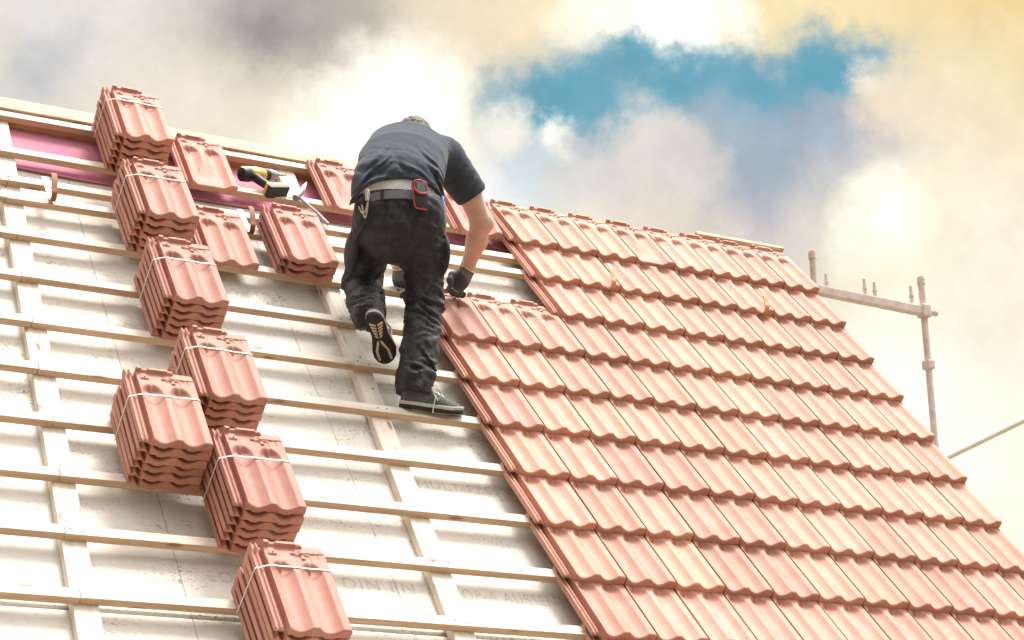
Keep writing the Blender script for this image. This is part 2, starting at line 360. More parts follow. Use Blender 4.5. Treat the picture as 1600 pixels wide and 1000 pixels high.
def board_material():
    """cement-bonded fibre board, off white, with damp patches and wood crumbs lying on it"""
    m = mat('fibre_board', (0.66, 0.60, 0.51), 0.9, spec=0.2)
    nt = m.node_tree; N = nt.nodes; L = nt.links; p = N['Principled BSDF']
    tc = N.new('ShaderNodeTexCoord')
    vr = N.new('ShaderNodeVectorRotate'); vr.rotation_type = 'X_AXIS'; vr.inputs['Angle'].default_value = -PITCH
    L.new(tc.outputs['Object'], vr.inputs['Vector'])
    def noise(scale, det, rough, st=(1, 1, 1), off=(0, 0, 0)):
        mp = N.new('ShaderNodeMapping'); mp.inputs['Scale'].default_value = st; mp.inputs['Location'].default_value = off
        L.new(vr.outputs[0], mp.inputs[0])
        n = N.new('ShaderNodeTexNoise'); n.inputs['Scale'].default_value = scale; n.inputs['Detail'].default_value = det; n.inputs['Roughness'].default_value = rough
        L.new(mp.outputs[0], n.inputs['Vector']); return n.outputs['Fac']
    def rng(v, a, b, x, y):
        r = N.new('ShaderNodeMapRange'); r.inputs['From Min'].default_value = a; r.inputs['From Max'].default_value = b
        r.inputs['To Min'].default_value = x; r.inputs['To Max'].default_value = y; L.new(v, r.inputs['Value']); return r.outputs[0]
    def mix(f, a, b):
        mx = N.new('ShaderNodeMix'); mx.data_type = 'RGBA'; io = [i for i in mx.inputs if i.type == 'RGBA']
        for s, v in ((io[0], a), (io[1], b)):
            if isinstance(v, tuple): s.default_value = (*v, 1)
            else: L.new(v, s)
        L.new(f, mx.inputs['Factor']); return [o for o in mx.outputs if o.type == 'RGBA'][0]
    def mul(a, b):
        q = N.new('ShaderNodeMath'); q.operation = 'MULTIPLY'; L.new(a, q.inputs[0]); L.new(b, q.inputs[1]); return q.outputs[0]
    c = mix(rng(noise(2.2, 8, 0.65), 0.35, 0.68, 0, 1), (0.75, 0.725, 0.68), (0.68, 0.64, 0.58))
    c = mix(rng(noise(26, 6, 0.7, (1, 1.6, 1)), 0.50, 0.74, 0, 0.28), c, (0.50, 0.43, 0.35))
    # crumbs and bark dust gather in loose drifts
    drift = rng(noise(3.3, 5, 0.6, (1, 2.2, 1), (4, 1, 0)), 0.47, 0.62, 0, 1)
    crumbs = rng(noise(60, 4, 0.75, (1, 1.8, 1), (0, 9, 0)), 0.54, 0.64, 0, 1)
    c = mix(mul(drift, crumbs), c, (0.30, 0.185, 0.10))
    specks = rng(noise(120, 2, 0.5, (1, 1, 1), (2, 3, 0)), 0.70, 0.74, 0, 0.7)
    c = mix(specks, c, (0.25, 0.18, 0.12))
    L.new(c, p.inputs['Base Color'])
    b = N.new('ShaderNodeBump'); b.inputs['Strength'].default_value = 0.5; b.inputs['Distance'].default_value = 0.003
    L.new(noise(60, 6, 0.7), b.inputs['Height']); L.new(b.outputs[0], p.inputs['Normal'])
    return m
M['board'] = board_material()

def tag(o, label=None, cat=None, group=None, kind=None):
    if label: o['label'] = label
    if cat: o['category'] = cat
    if group: o['group'] = group
    if kind: o['kind'] = kind
    return o

def empty(name, matrix, label, cat, group=None):
    o = bpy.data.objects.new(name, None); C.objects.link(o)
    o.empty_display_size = 0.1
    o.matrix_world = matrix
    return tag(o, label, cat, group)

def roof_matrix(u, v, w, tilt=0.0, spin=0.0):
    m = ROT.to_4x4() @ Matrix.Rotation(tilt, 4, 'X') @ Matrix.Rotation(spin, 4, 'Z')
    m.translation = W3(u, v, w)
    return m

def finish(me, smooth=None):
    if smooth is not None:
        me.shade_smooth()
        me.set_sharp_from_angle(angle=R(smooth))
    return me

def link(name, me, m, parent=None, matrix=None):
    o = bpy.data.objects.new(name, me); C.objects.link(o)
    if m is not None:
        for x in (m if isinstance(m, (list, tuple)) else [m]): me.materials.append(x)
    if parent is not None: o.parent = parent
    if matrix is not None:
        if parent is None: o.matrix_world = matrix
        else: o.matrix_local = matrix
    return o

class MB:
    """gathers boxes, tubes and sheets, then links them as one mesh object"""
    def __init__(self): self.v = []; self.f = []; self.mi = []
    def quadgrid(self, P, mi=0, close_u=False, close_v=False, flip=False):
        b = len(self.v); n = len(P); k = len(P[0])
        for row in P: self.v.extend([tuple(p) for p in row])
        for i in range(n if close_u else n - 1):
            for j in range(k if close_v else k - 1):
                a = b + i * k + j; d = b + i * k + (j + 1) % k
                c = b + ((i + 1) % n) * k + (j + 1) % k; e = b + ((i + 1) % n) * k + j
                self.f.append((a, e, c, d) if flip else (a, d, c, e)); self.mi.append(mi)
    def box(self, lo, hi, fn=None, mi=0, bev=0.0):
        x0, y0, z0 = lo; x1, y1, z1 = hi
        bm = bmesh.new()
        bmesh.ops.create_cube(bm, size=1.0)
        for q in bm.verts:
            q.co = Vector((x0 + (q.co.x + .5) * (x1 - x0), y0 + (q.co.y + .5) * (y1 - y0), z0 + (q.co.z + .5) * (z1 - z0)))
        if bev: bmesh.ops.bevel(bm, geom=list(bm.edges), offset=bev, segments=2, affect='EDGES', profile=0.6)
        self.add_bm(bm, fn, mi)
    def add_bm(self, bm, fn=None, mi=0):
        b = len(self.v)
        bm.verts.index_update()
        for q in bm.verts: self.v.append(tuple(fn(q.co) if fn else q.co))
        for f in bm.faces:
            self.f.append(tuple(b + q.index for q in f.verts)); self.mi.append(mi)
        bm.free()
    def tube(self, pts, r, n=10, mi=0, cap=True, flat=None):
        pts = [Vector(p) for p in pts]
        rr = r if isinstance(r, (list, tuple)) else [r] * len(pts)
        ref = Vector((0.12, 0.33, 0.93)).normalized()
        P = []
        for i, p in enumerate(pts):
            t = (pts[min(i + 1, len(pts) - 1)] - pts[max(i - 1, 0)]).normalized()
            a = t.cross(ref)
            if a.length < 1e-3: a = t.cross(Vector((1, 0, 0)))
            a.normalize(); b = t.cross(a)
            P.append([p + (a * math.cos(2 * math.pi * k / n) + b * math.sin(2 * math.pi * k / n)) * rr[i] for k in range(n)])
        base = len(self.v)
        self.quadgrid(P, mi, close_v=True)
        if cap:
            self.f.append(tuple(base + k for k in range(n))); self.mi.append(mi)
            self.f.append(tuple(base + (len(P) - 1) * n + k for k in reversed(range(n)))); self.mi.append(mi)
    def strip(self, pts, wdir, width, thick, mi=0):
        """a flat bar bent along pts; width measured along wdir"""
        pts = [Vector(p) for p in pts]; wd = Vector(wdir).normalized()
        ww = width if isinstance(width, (list, tuple)) else [width] * len(pts)
        P = []
        for i, p in enumerate(pts):
            t = (pts[min(i + 1, len(pts) - 1)] - pts[max(i - 1, 0)]).normalized()
            nn = t.cross(wd).normalized()
            h = ww[i] / 2
            P.append([p + wd * h + nn * thick / 2, p - wd * h + nn * thick / 2, p - wd * h - nn * thick / 2, p + wd * h - nn * thick / 2])
        base = len(self.v)
        self.quadgrid(P, mi, close_v=True)
        self.f.append((base, base + 1, base + 2, base + 3)); self.mi.append(mi)
        e = base + (len(P) - 1) * 4
        self.f.append((e + 3, e + 2, e + 1, e)); self.mi.append(mi)
    def build(self, name, m, parent=None, matrix=None, smooth=None):
        me = bpy.data.meshes.new(name)
        me.from_pydata(self.v, [], self.f)
        bm = bmesh.new(); bm.from_mesh(me)
        me.polygons.foreach_set('material_index', self.mi)
        bm.free()
        bm = bmesh.new(); bm.from_mesh(me); bmesh.ops.recalc_face_normals(bm, faces=bm.faces); bm.to_mesh(me); bm.free()
        me.update(); finish(me, smooth)
        return link(name, me, m, parent, matrix)

# ------------------------------------------------------------------ ground
g = MB()
n = 24
P = [[(-400 + 800 * i / n, -400 + 800 * j / n, 0.0) for j in range(n + 1)] for i in range(n + 1)]
g.quadgrid(P); tag(g.build('ground', M['grass']), kind='structure')
g = MB(); g.quadgrid([[(-14, -11, 0.004), (5, -11, 0.004)], [(-14, 7, 0.004), (5, 7, 0.004)]])
tag(g.build('gravel_yard', M['gravel']), kind='structure')

# ------------------------------------------------------------------ house
HB = Vector((-4.5, 0, 0))
house = empty('house', Matrix.Translation(HB), 'house with a half tiled roof, bare pale battens over white boards', 'house')
def hp(p): return W3(*p) - HB            # roof coordinates to house coordinates
U0, U1, VE = -9.0, -0.02, -4.45

CB = [(-7.21, .03), (-5.82, .03), (-4.338, .030), (-2.926, .035), (-1.50, .03), (-0.22, .02)]   # counter battens: u at v=0, lean
def cbu(k, v): return CB[k][0] + CB[k][1] * v
BAT = [(0.121, 0), (-0.232, -.004), (-0.470, .014), (-0.615, .020)] + [(-0.948 - 0.3307 * i, rnd.uniform(-.003, .003)) for i in range(11)]
BT, BH, BWD = -0.062, 0.0315, 0.048       # batten top, height, width

def skewbox(mb, u0, u1, v0, v1, w0, w1, lean=0.0, bev=0.003, sk=0.0, mi=0):
    def fn(p): return hp((p.x + lean * p.y, p.y + sk * (p.x + 3), p.z))
    mb.box((u0, v0, w0), (u1, v1, w1), fn, mi, bev)

# boards, split where the photograph shows their joints
def board(u0, u1, v0, v1):
    mb = MB(); skewbox(mb, u0, u1, v0, v1, -0.157, -0.135, bev=0.004)
    return mb.build('roof_board', M['board'], house)
for u0, u1 in ((U0, -6.4), (-6.3985, -4.050), (-4.0488, -3.212), (-3.2108, -1.2), (-1.1985, U1)):
    board(u0, u1, -3.222, -0.02)
    board(u0 + 0.0, u1, VE, -3.243)
mb = MB(); skewbox(mb, U0, U1, VE, 0.05, -0.20, -0.162, bev=0)
mb.build('roof_deck', M['dark'], house)
# pale overlapping film hanging down from the ridge
mb = MB(); P = []; Pb = []
for i in range(121):
    u = -8.95 + i * 8.9 / 120
    row = []; rowb = []
    end = -0.262 + 0.018 * mnoise.noise((u * 2.2, 3.1, 0)) + 0.008 * mnoise.noise((u * 9, 1, 0))
    for j in range(15):
        t = j / 14; v = 0.20 + (end - 0.20) * t
        w = -0.1265 + 0.004 * mnoise.noise((u * 4, v * 7, 2)) + 0.006 * t ** 3 * (0.6 + mnoise.noise((u * 3, 0.3, 5)))
        row.append(hp((u, v, w))); rowb.append(hp((u, v, w - 0.0025)))
    P.append(row + rowb[::-1])
mb.quadgrid(P, close_v=True)
mb.build('underlay_film', M['film'], house, smooth=50)
# counter battens
for k in range(len(CB)):
    u = CB[k][0]
    mb = MB(); skewbox(mb, u - 0.045, u + 0.045, VE, 0.19, -0.1335, -0.0925, lean=CB[k][1], bev=0.003)
    for v, sk in BAT[1:]:
        for dv in (0.11, 0.19):
            if rnd.random() < .6: continue
            vv = v + dv + rnd.uniform(-.02, .02); uu = cbu(k, vv) + rnd.uniform(-.025, .025)
            q = MB(); a = hp((uu, vv, -0.094)); b = hp((uu, vv, -0.0912))
            mb.tube([a, b], 0.0042, 8, 1)
    mb.build('counter_batten', [M['counter'], M['nail']], house)
# battens, butted over one counter batten
for i, (v, sk) in enumerate(BAT):
    ju = cbu(2, v) + rnd.uniform(-.02, .02) + (-0.02 if i else -0.4)
    lo2 = -0.06 if i else -1.90
    for (a, b) in ((U0, ju - 0.0016), (ju + 0.0016, lo2)):
        mb = MB()
        dv = rnd.uniform(-.0025, .0025); dw = rnd.uniform(-.0012, .0004)
        skewbox(mb, a, b, v + dv, v + BWD + dv, BT - BH + dw * 0.2, BT + dw, bev=0.0028, sk=sk)
        for k in range(len(CB)):
            uc = cbu(k, v)
            for d in (-0.026, 0.026):
                uu = uc + d + rnd.uniform(-.012, .012)
                if a + .01 < uu < b - .01:
                    vv = v + rnd.choice((0.014, 0.03, 0.022)) + sk * (uu + 3)
                    mb.tube([hp((uu, vv, BT - .004)), hp((uu, vv, BT + .0012))], 0.0036, 8, 1)
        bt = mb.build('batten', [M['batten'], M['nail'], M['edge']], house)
        for p in bt.data.polygons:                                       # narrow sides: shade put into the colour, a darker tan of the same wood
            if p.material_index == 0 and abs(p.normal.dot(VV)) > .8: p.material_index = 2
# timber along the ridge
mb = MB(); skewbox(mb, U0, -0.1, 0.128, 0.175, -0.150, -0.0945, bev=0.003); mb.build('ridge_rafter_plate', M['rafter'], house)
mb = MB(); skewbox(mb, U0, -2.35, 0.180, 0.285, -0.098, -0.052, bev=0.004); mb.build('ridge_plank', M['ridge'], house)
mb = MB(); skewbox(mb, -0.55, 0.02, 0.130, 0.160, -0.070, -0.040, bev=0.007); mb.build('ridge_plank', M['ridge'], house)
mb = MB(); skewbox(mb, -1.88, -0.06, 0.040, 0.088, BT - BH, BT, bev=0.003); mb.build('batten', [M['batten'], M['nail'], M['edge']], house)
# far slope, walls and eaves
def wpt(p): return Vector(p) - HB
ez = W3(0, VE, -0.2).z; ey = W3(0, VE, -0.2).y
apex = W3(0, 0.20, -0.2)
mb = MB()
A = [[(U0, apex.y + .1, apex.z), (U1, apex.y + .1, apex.z)], [(U0, -ey + .5, ez), (U1, -ey + .5, ez)]]
A = [[wpt(p) for p in r] for r in A]
B = [[p + Vector((0, -0.05, -0.06)) for p in r] for r in A]
mb.quadgrid([A[0], A[1], B[1], B[0]], close_u=True); mb.build('back_roof_slope', M['film'], house)
mb = MB()
yw = ey + 0.35
prof = [(yw, 0.0), (yw, ez + 0.30), (apex.y + .06, apex.z - 0.09), (-yw + .45, ez + .30), (-yw + .45, 0.0)]
for x in (U0 + .15, U1 - .15): pass
P = [[wpt((U0 + .15, y, z)) for y, z in prof], [wpt((U1 - .13, y, z)) for y, z in prof]]
mb.quadgrid(P)
b = len(mb.v)
mb.v.extend([tuple(p) for p in P[0]] + [tuple(p) for p in P[1]]); mb.f += [tuple(range(b, b + 5)), tuple(range(b + 9, b + 4, -1))]; mb.mi += [0, 0]
mb.build('wall', M['plaster'], house)
# stencilled lettering on the boards
def lettering(txt, u, v, size, length=None, ang=0.0):
    cu = bpy.data.curves.new('lettering', 'FONT'); cu.body = txt; cu.size = size; cu.space_character = 1.15
    ob = bpy.data.objects.new('lettering', cu); C.objects.link(ob)
    dg = bpy.context.evaluated_depsgraph_get()
    me = bpy.data.meshes.new_from_object(ob.evaluated_get(dg))
    bpy.data.objects.remove(ob)
    xs = [q.co.x for q in me.vertices]; k = length / (max(xs) - min(xs)) if length else 1
    ca, sa = math.cos(ang), math.sin(ang)
    for q in me.vertices:
        x, y = q.co.x * k, q.co.y
        q.co = hp((u + ca * x - sa * y, v + sa * x + ca * y, -0.1342))
    link('lettering', me, M['print'], house)
lettering('MULTIPLEX-TOP', -2.93, -2.345, 0.072, 0.57, 0.01)
lettering('N', -2.30, -2.338, 0.072, 0.05)
lettering('TOP DIN EN 13', -3.63, -3.012, 0.085, 0.61, 0.0)
lettering('OP-A AUSSEN', -2.945, -3.022, 0.085, 0.40, 0.0)
lettering('TO', -2.46, -3.03, 0.085, 0.08, 0.0)
lettering('EOTEX', -3.95, -3.035, 0.085, 0.24, 0.0)

# ------------------------------------------------------------------ roof tiles
TW, TL, PIT = 0.228, 0.430, 0.037
def sstep(a, b, x):
    t = np.clip((x - a) / (b - a), 0, 1); return t * t * (3 - 2 * t)
def tile_mesh(name, wide=False, teeth=.008):
    xs = np.concatenate([np.linspace(-.037, .0058, 22), np.linspace(.0066, TW - .012, 58), [TW - .007, TW - .003, TW - .001, TW]])
    ss = np.concatenate([[0, .0012, .003, .006, .010, .014], np.linspace(.02, .25, 17), np.linspace(.262, TL - .004, 46), [TL - .0015, TL]])
    X, Sx = np.meshgrid(xs, ss, indexing='ij')
    t = X / TW
    def lobe(c, hw, p):
        q = np.clip(np.abs(t - c) / hw, 0, 1); return np.cos(q * math.pi / 2) ** p
    top = np.zeros_like(X)
    DEP = 0.021
    arch = np.zeros_like(X)
    for c, hw in ((.218, .192), (.685, .190)):
        xc = c * TW; hx = hw * TW
        sa = .282 + .056 * np.sqrt(np.clip(1 - ((X - xc) / hx) ** 2, 0, 1))
        env = 1 - sstep(-.026, 0.004, Sx - sa)
        d = lobe(c, hw, .95) * env
        if wide:
            fade = 1 - sstep(.06, .24, Sx)
            flat = sstep(.10, .17, t) * (1 - sstep(.74, .84, t))
            d = np.maximum(d * (1 - .5 * fade * (t > .3) * (t < .5)), flat * fade * .95)
        spike = np.exp(-((X - xc) / .0042) ** 2) * sstep(.290, .315, Sx) * (1 - sstep(.345, .352, Sx))
        d = d * (1 - .85 * spike)
        arch = np.maximum(arch, d)
    top = -DEP * arch
    body = X >= .0062
    top -= np.where(body, .0008 * (1 - sstep(0.02, .04, t)), 0)             # left edge falls towards the rail
    head = sstep(.352, .360, Sx)
    top = top - .004 * head * np.where(body, 1, 0) * (1 - sstep(.86, .90, t) * (1 - sstep(.385, .395, Sx)))
    def slab(x0, x1, s0, s1, h):
        e = .0022
        return h * sstep(x0 - e, x0 + e, X) * (1 - sstep(x1 - e, x1 + e, X)) * sstep(s0 - e, s0 + e, Sx) * (1 - sstep(s1 - e, s1 + e, Sx))
    top += slab(.018, .050, .372, .388, .006) + slab(.024, .040, .388, .398, .005) - slab(.030, .038, .378, .384, .005)
    top += slab(.058, .118, .356, .378, .0025) - slab(.100, .118, .366, .388, .006)
    top += slab(.132, .148, .352, .404, .007) + slab(.120, .165, .376, .384, .005) + slab(.150, TW, .388, .395, .005)
    top += slab(.165, .171, .352, .386, .004) + slab(.19, .195, .352, .386, .003)
    # the rim along the head, notched
    top += slab(-.06, .026, TL - .014, TL + .02, .018) + slab(.050, .126, TL - .014, TL + .02, .016) + slab(.026, .050, TL - .012, TL + .02, .009) + slab(.126, .150, TL - .012, TL + .02, .010) - slab(.150, .30, TL - .014, TL + .02, .001)
    # the two ribs of the side lock
    rail = -.023 + .008 * np.exp(-((X + .0335) / .0042) ** 4) + .009 * np.exp(-((X + .0155) / .0046) ** 4)
    rail = rail - .010 * sstep(-.006, -.001, X) - .004 * (1 - sstep(.014, .03, Sx)) + .010 * sstep(TL - .045, TL - .015, Sx)
    top = np.where(body, top, rail)
    # rounded right edge and nose
    top -= .0030 * sstep(TW - .006, TW, X) ** 2
    top -= np.where(body, .004 * (1 - sstep(0, .006, Sx)) ** 2, 0)
    # underside
    bot = top - .014
    bot = np.where(body, bot, -.036)
    lip = (Sx < .013) & body
    bot = np.where(lip, np.minimum(bot, -.0350 - teeth * lobe(.205, .085, .4) - teeth * lobe(.685, .095, .4)), bot)
    bot = np.minimum(bot, top - .006)
    shift = np.where((X < .0062), np.maximum(0, .016 - Sx) , 0)
    Y = Sx + shift
    n, k = X.shape
    V = np.concatenate([np.stack([X, Y, top], -1).reshape(-1, 3), np.stack([X, Y, bot], -1).reshape(-1, 3)])
    F = []
    idx = np.arange(n * k).reshape(n, k); o = n * k
    a, b, c, d = idx[:-1, :-1].ravel(), idx[1:, :-1].ravel(), idx[1:, 1:].ravel(), idx[:-1, 1:].ravel()
    F += np.stack([a, b, c, d], 1).tolist() + np.stack([a + o, d + o, c + o, b + o], 1).tolist()
    for e in (idx[:, 0], idx[-1, :], idx[::-1, -1], idx[0, ::-1]):
        p, q = e[:-1], e[1:]
        F += np.stack([p, p + o, q + o, q], 1).tolist()
    me = bpy.data.meshes.new(name); me.from_pydata(V.tolist(), [], F); me.update()
    bm = bmesh.new(); bm.from_mesh(me); bmesh.ops.recalc_face_normals(bm, faces=bm.faces); bm.to_mesh(me); bm.free()
    finish(me, 48)
    return me
TILE = tile_mesh('roof_tile'); TILE.materials.append(M['clay'])
TILE_L = tile_mesh('laid_tile', False, 0.0); TILE_L.materials.append(M['clay_laid'])
TILE_V = tile_mesh('vent_tile', True); TILE_V.materials.append(M['clay'])
TILE_VL = tile_mesh('laid_vent_tile', True, 0.0); TILE_VL.materials.append(M['clay_laid'])
ORD = ['first', 'second', 'third', 'fourth', 'fifth', 'sixth', 'seventh', 'eighth', 'ninth', 'tenth', 'eleventh', 'twelfth']
def tile(u, v, w, tilt=0.0, spin=0.0, me=TILE, name='clay_tile', label=None, group=None, jit=0.0):
    o = bpy.data.objects.new(name, me); C.objects.link(o)
    o.matrix_world = roof_matrix(u + rnd.uniform(-jit, jit), v + rnd.uniform(-jit, jit), w + rnd.uniform(0, jit * .4), tilt + rnd.uniform(-jit, jit) * 1.5, spin + rnd.uniform(-jit, jit) * 1.5)
    return tag(o, label, 'roof tile', group)
COURSE = 0.33075
TILT = -math.atan(0.108)
for r in range(1, 12):
    ncol = 8 if r < 4 else 11
    for c in range(ncol):
        vent = (r == 1 and c == 3)
        u = -(ncol - c) * TW
        if r == 11 and c > 7: continue
        if r == 1: where = 'the top course'
        else: where = 'the %s course from the top' % ORD[r - 1]
        lab = ('%s tile from left in %s of laid tiles' % (ORD[c], where)) if not vent else 'laid tile with one wide flat hollow, fourth from left in the top course'
        tile(u, -r * COURSE, 0.0, TILT, me=TILE_VL if vent else TILE_L, name='vent_tile' if vent else 'clay_tile', label=lab, group='tiles laid on the right half of the roof', jit=0.0012)

# stacks of six tiles bound with a white band
STRAP_S = 0.288
def bundle(u, v, label, spin=0.0, n=6):
    b = empty('tile_bundle', roof_matrix(u, v, BT + 0.0005, 0, spin + rnd.uniform(-.012, .012)), label, 'tile stack', 'strapped stacks of tiles on the battens')
    for i in range(n):
        o = bpy.data.objects.new('clay_tile', TILE); C.objects.link(o); o.parent = b
        o.location = (rnd.uniform(-.0035, .0035), rnd.uniform(-.0045, .0045), 0.0365 + i * PIT)
        o.rotation_euler = (0, 0, rnd.uniform(-.006, .006))
    zt = 0.0365 + (n - 1) * PIT; s = STRAP_S + rnd.uniform(-.022, .014); sl = rnd.uniform(-.008, .008); e = .0022
    mb = MB()
    pts = [(TW + e, s, -.0), (TW + e, s, zt - .004), (TW - .004, s, zt + e)]
    pts += [(TW * k, s + .002 + sl * (1 - k), zt + e + (-.0015 if k in (.685, .205) else 0)) for k in (.92, .80, .685, .55, .46, .34, .205, .08)]
    pts += [(-.004, s + sl, zt - .001), (-.030, s + sl, zt - .0115), (-.0415, s + sl, zt - .016), (-.0425, s + sl, zt - .03), (-.0425, s + sl * 2, .0)]
    mb.strip(pts, (0, 1, 0), .0058, .0014)
    mb.build('strap', M['strap'], b)
    return b
BT0 = 0.157
def at_nose(u_right, v): return (u_right - TW, v)
for (ur, v, lab, sp) in [
    (-3.633, -0.262, 'strapped tile stack highest up, its top rising over the ridge line', 0.0),
    (-3.652, -0.954, 'strapped tile stack second from the top of the row, left of a single flat tile', 0.0),
    (-3.654, -1.612, 'strapped tile stack third from the top of the row', 0.0),
    (-3.644, -2.283, 'strapped tile stack partly hidden behind the stack standing left of the row', 0.0),
    (-3.933, -2.626, 'strapped tile stack standing farthest left, beside the row of stacks', 0.0),
    (-3.652, -2.952, 'strapped tile stack second from the bottom, right of the farthest left stack', 0.0),
    (-3.649, -3.599, 'strapped tile stack at the bottom edge of the photo, lowest one', 0.0)]:
    bundle(ur - TW, v, lab, sp)
# loose tiles
tile(-3.268 - TW, -0.262, BT + .0365, 0.0, me=TILE_V, name='vent_tile', label='loose tile with a wide flat hollow, right beside the highest stack', group='loose tiles')
tile(-3.317 - TW, -0.949, BT + .0365, 0.0, label='loose double trough tile lying alone beside the second highest stack', group='loose tiles')
tile(-2.778, -0.263, BT + .0365, 0.0, me=TILE_V, name='vent_tile', label="loose tile with a wide flat hollow, just left of the worker's back", group='loose tiles')
tile(-1.880 - TW, -0.275, BT + .0365, 0.0, me=TILE_V, name='vent_tile', label="loose tile behind the worker's bare right arm", group='loose tiles')
for i, lab in enumerate(('lowest tile of the unstrapped pile of three', 'middle tile of the unstrapped pile of three', 'uppermost tile of the unstrapped pile of three')):
    tile(-2.966 - TW, -0.953, BT + .0365 + i * PIT, 0.0, label=lab, group='unstrapped pile of three tiles', jit=.003 if i else 0)

# ------------------------------------------------------------------ ladder hooks
def steel_hook(u, v, w, label, plate=True, tint='copper'):
    h = empty('steel_hook', roof_matrix(u, v, w), label, 'roof hook', 'curved steel hooks on the roof')
    if plate:
        mb = MB()
        mb.strip([(0, 0.21, .0022), (0, 0.16, .0022), (0, .05, .0026), (0, .006, .004)], (1, 0, 0), [.030, .030, .022, .012], .003)
        mb.build('hook_plate', M['zinc'], h)
        mb = MB(); mb.tube([(0, .185, .003), (0, .185, .0052)], .0045, 10); mb.build('screw', M['nail'], h)
    pts = []
    for i in range(15):
        a = math.pi * (i / 14)
        pts.append((0, .004 - .024 * math.sin(a) , .004 + .026 * (1 - math.cos(a))))
    for i in range(1, 9):
        t = i / 8
        pts.append((.010 * t, .004 + .125 * t, .056 + .022 * math.sin(t * 2.4)))
    mb = MB(); mb.strip(pts, (1, 0, 0), .024, .0045)
    mb.build('hook_arm', M[tint], h, smooth=40)
    return h
M['hook_pale'] = mat('hook_pale_brown', (0.60, 0.36, 0.22), 0.5, nscale=30, namt=0.2)
steel_hook(-4.197, -0.622, BT + .001, 'brown hook with a pale plate screwed to the bare battens, left edge of the photo')
steel_hook(-3.285, -0.628, BT + .001, 'brown hook on the bare battens between the lone flat tile and the pile of three')
steel_hook(-1.425, -0.668, -0.028, 'tan hook curling over the tile edge, nearer the worker', False, 'hook_pale')
steel_hook(-0.520, -0.668, -0.028, 'tan hook curling over the tile edge, nearer the gable end', False, 'hook_pale')

# ------------------------------------------------------------------ cordless drill lying on the battens
M['yellow'] = mat('tool_yellow', (0.80, 0.52, 0.10), 0.4, nscale=30, namt=0.2)
M['black'] = mat('tool_black', (0.03, 0.03, 0.032), 0.5, nscale=40, namt=0.3)
M['grey'] = mat('tool_grey', (0.34, 0.34, 0.35), 0.35, metal=0.4)
M['steel'] = mat('bare_steel', (0.26, 0.24, 0.23), 0.55, metal=0.5, nscale=30, namt=0.3)
ang = math.atan2(0.103, 0.238)
dr = empty('cordless_drill', roof_matrix(-3.223, -0.118, -0.032) @ Matrix.Rotation(ang, 4, 'Z') @ Matrix.Rotation(R(4), 4, 'Y') @ Matrix.Scale(1.16, 4), 'yellow and black cordless drill lying on the battens near the ridge', 'drill')
def lathe(mb, prof, n=20, mi=0):
    P = [[(x, r * math.cos(2 * math.pi * k / n), r * math.sin(2 * math.pi * k / n)) for k in range(n)] for x, r in prof]
    b = len(mb.v); mb.quadgrid(P, mi, close_v=True)
    mb.f.append(tuple(b + k for k in range(n))); mb.mi.append(mi)
    e = b + (len(P) - 1) * n; mb.f.append(tuple(e + k for k in reversed(range(n)))); mb.mi.append(mi)
mb = MB(); lathe(mb, [(.0, .022), (.004, .029), (.03, .031), (.045, .030), (.05, .026)]); mb.build('motor_cap', M['black'], dr, smooth=35)
mb = MB(); lathe(mb, [(.045, .027), (.05, .0295), (.11, .0295), (.122, .026), (.125, .022)])
mb.box((.012, .010, -.022), (.105, .033, .022), None, 0, .006); mb.build('motor_housing', M['yellow'], dr, smooth=35)
mb = MB(); lathe(mb, [(.118, .024), (.122, .0275), (.142, .0275), (.146, .022)]); mb.build('torque_collar', M['black'], dr, smooth=35)
mb = MB(); lathe(mb, [(.142, .021), (.148, .0245), (.162, .0245), (.166, .020), (.185, .020), (.197, .013), (.205, .007)]); mb.build('chuck', M['grey'], dr, smooth=35)
mb = MB(); lathe(mb, [(.200, .0045), (.232, .0045), (.234, .003), (.250, .003), (.252, .0015)], 8); mb.build('bit', M['steel'], dr, smooth=35)
mb = MB()
mb.tube([(.062, -.015, 0), (.066, -.045, 0), (.078, -.085, 0), (.085, -.108, 0)], [.021, .019, .018, .021], 14)
mb.build('handle', M['black'], dr, smooth=45)
mb = MB(); mb.box((.084, -.058, -.007), (.098, -.030, .007), None, 0, .003); mb.build('trigger', M['black'], dr)
mb = MB(); mb.box((.050, -.118, -.026), (.145, -.100, .026), None, 0, .004); mb.build('battery_shoe', M['yellow'], dr)
mb = MB(); mb.box((.046, -.142, -.027), (.150, -.1185, .027), None, 0, .005); mb.build('battery', M['black'], dr)

# ------------------------------------------------------------------ hammer
M['grip'] = mat('worn_grey_steel', (0.42, 0.42, 0.42), 0.6, metal=0.2, nscale=40, namt=0.4)
hm = empty('roofing_hammer', roof_matrix(-2.945, -0.225, -0.045), 'steel roofing hammer with a worn metal handle lying across the batten', 'hammer')
mb = MB(); mb.tube([(-.002, .0, 0), (.022, -.06, .002), (.052, -.13, .004), (.086, -.225, .003)], [.0065, .007, .008, .009], 12); mb.build('handle', M['grip'], hm, smooth=40)
mb = MB()
mb.tube([(-.030, -.020, .004), (-.024, -.012, .004), (-.012, .004, .004), (.010, .035, .004), (.030, .075, .002)], [.016, .0165, .014, .0145, .009], 12)
mb.strip([(.028, .070, .004), (.050, .115, .006), (.072, .160, .002)], (.9, -.44, 0), [.020, .016, .006], .008)
mb.strip([(.026, .072, -.010), (.045, .120, -.014), (.060, .165, -.020)], (.9, -.44, 0), [.018, .014, .005], .008)
mb.build('hammer_head', M['steel'], hm, smooth=40)

